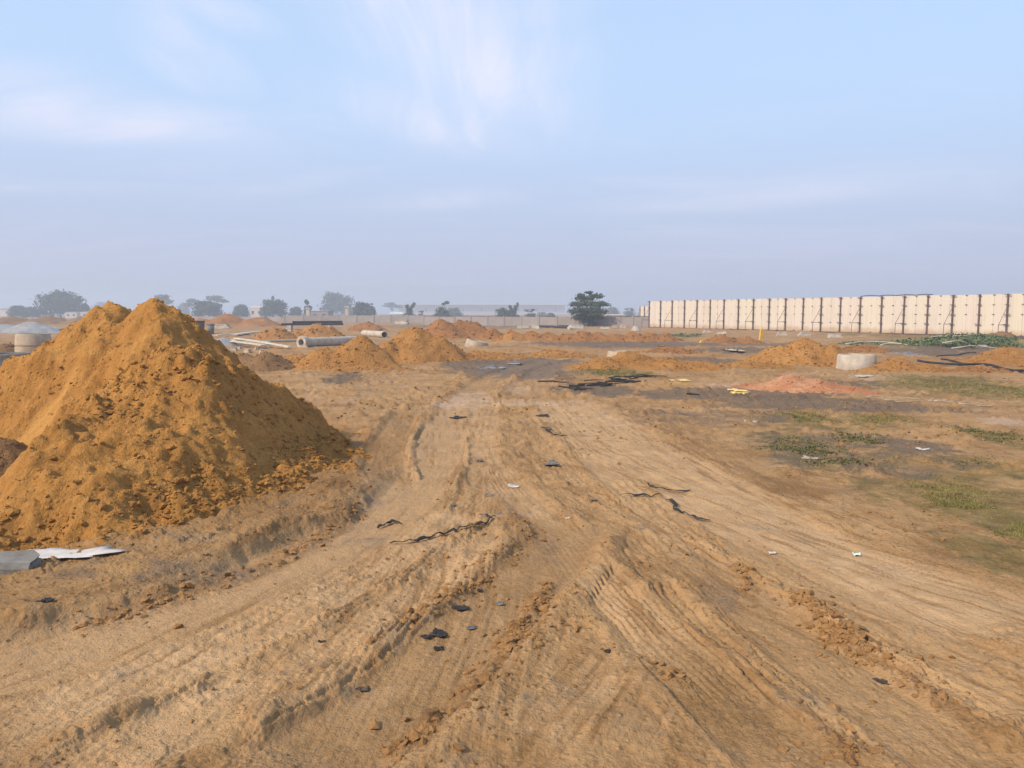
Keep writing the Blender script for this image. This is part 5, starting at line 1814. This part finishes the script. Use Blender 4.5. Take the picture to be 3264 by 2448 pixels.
def sticks():
    rnd = random.Random(21)

    def stick(label, px, py, length, r, mat, ang, group, name='stick', kink=0.15, lift=0.01):
        p = G(px, py)
        pts = []
        for k in range(5):
            t = (k / 4 - .5) * length
            pts.append((t * math.cos(ang) + rnd.uniform(-1, 1) * kink * length * .2, t * math.sin(ang) + rnd.uniform(-1, 1) * kink * length * .2, r + lift + abs(rnd.gauss(0, 0.02)) * length))
        o = MB().tube(pts, [r, r, r * .9, r * .8, r * .5], 6).build(name, mat, None, True, p)
        tag(o, label, 'stick', group)
        return o
    for k in range(34):
        t = rnd.random()
        px = 1840 + 200 * t + rnd.gauss(0, 15)
        py = 1240 - 30 * t + rnd.gauss(0, 7)
        stick('black charred stick in the scattered pile right of the road', px, py, rnd.uniform(.18, .6), rnd.uniform(.010, .024), M['char'], rnd.uniform(-.6, .8), 'charred sticks right of the road')
    stick('long black stick at the left tip of the charred pile', 1765, 1223, 0.75, 0.018, M['char'], 0.15, None)
    stick('long black stick above the charred pile', 2070, 1203, 0.9, 0.018, M['char'], -0.05, None)
    stick('single black stick right of the charred pile', 2210, 1262, 0.28, 0.022, M['char'], -0.8, None)
    for k in range(12):
        stick('pale dry twig in the line of twigs on grey mud at the right', 2790 + 32 * k + rnd.gauss(0, 12), 1266 + 2.4 * k + rnd.gauss(0, 4), rnd.uniform(.25, .75), rnd.uniform(.006, .013), M['stick'],
              rnd.uniform(-.35, .35), 'dry twigs on the right')
    for k in range(9):
        stick('yellow straw piece in the small bunch left of the pink clay', 2335 + rnd.uniform(0, 60), 1240 + rnd.uniform(0, 22), rnd.uniform(.12, .32), rnd.uniform(.014, .026), M['straw'], rnd.uniform(-.9, .9),
              'yellow straw bunch', 'straw_piece')
    for k, (px, py, L) in enumerate([(3005, 1096, 1.4), (3060, 1094, 1.3), (3090, 1090, 1.0), (3045, 1108, 1.2), (3100, 1113, 2.2), (2780, 1098, 3.0), (2850, 1102, 1.4)]):
        p = G(px, py)
        bow = [(L * (q / 6 - .5), 0.12 * L * math.sin(q * .9 + k), 0.25 * (k < 4) + 0.04 + 0.10 * math.sin(math.pi * q / 6)) for q in range(7)]
        o = MB().tube(bow, 0.035, 6).build('pale_tube', M['concrete_pale'], None, True, p)
        tag(o, ['curved pale tube lying on the shrubs, leftmost', 'curved pale tube on the shrubs, second from the left', 'curved pale tube high on the shrubs', 'curved pale tube low on the shrubs',
                'long pale tube on bare ground before the shrubs', 'long white tube on the ground left of the shrubs', 'short white tube between the shrubs and the pale ring'][k], 'tube', 'pale tubes by the shrubs')


sticks()


def puddles():
    m, t, b = new_mat('puddle_water')
    b.inputs['Base Color'].default_value = (0.05, 0.045, 0.04, 1)
    b.inputs['Roughness'].default_value = 0.03
    b.inputs['Specular IOR Level'].default_value = 1.0
    for (px, py, rx, ry, sd) in ((2108, 1102, 17, 2.2, 1), (2335, 1119, 26, 4.0, 2), (1585, 1177, 26, 2.2, 3), (1640, 1163, 22, 1.8, 4)):
        c = P(px, py)
        a = P(px + rx, py)[0] - c[0]
        bb = 0.5 * (P(px, py - ry)[1] - P(px, py + ry)[1])
        vs = [(0, 0, 0)]
        n = 40
        for k in range(n):
            th = 2 * math.pi * k / n
            q = 1 + 0.5 * float(fbm(np.array([math.cos(th) * 1.4 + sd]), np.array([math.sin(th) * 1.4]), 4, sd)[0])
            vs.append((math.cos(th) * a * q, math.sin(th) * bb * q, 0))
        xs = np.array([v[0] + c[0] for v in vs])
        ys = np.array([v[1] + c[1] for v in vs])
        z = float(np.percentile(ground_fields(xs, ys)[0], 85)) + 0.008
        o = link('puddle', mesh_py('puddle', vs, [(0, k + 1, (k + 1) % n + 1) for k in range(n)]), m, None, (c[0], c[1], z))
        tag(o, 'shallow puddle on dark mud', kind='structure')


puddles()


# ------------------------------------------------------------------ hazy air
def haze():
    o = MB().box((0, 0, 7.0), (2100, 2100, 30.0)).build('haze', None)
    m = bpy.data.materials.new('haze_air')
    m.use_nodes = True
    t = m.node_tree
    t.nodes.clear()
    out = N(t, 'ShaderNodeOutputMaterial')
    v = N(t, 'ShaderNodeVolumePrincipled')
    v.inputs['Color'].default_value = (0.86, 0.90, 1.0, 1)
    v.inputs['Density'].default_value = 0.0023
    v.inputs['Anisotropy'].default_value = 0.1
    t.links.new(v.outputs[0], out.inputs['Volume'])
    o.data.materials.append(m)
    tag(o, 'thin bluish haze over the whole plot', kind='stuff')


haze()
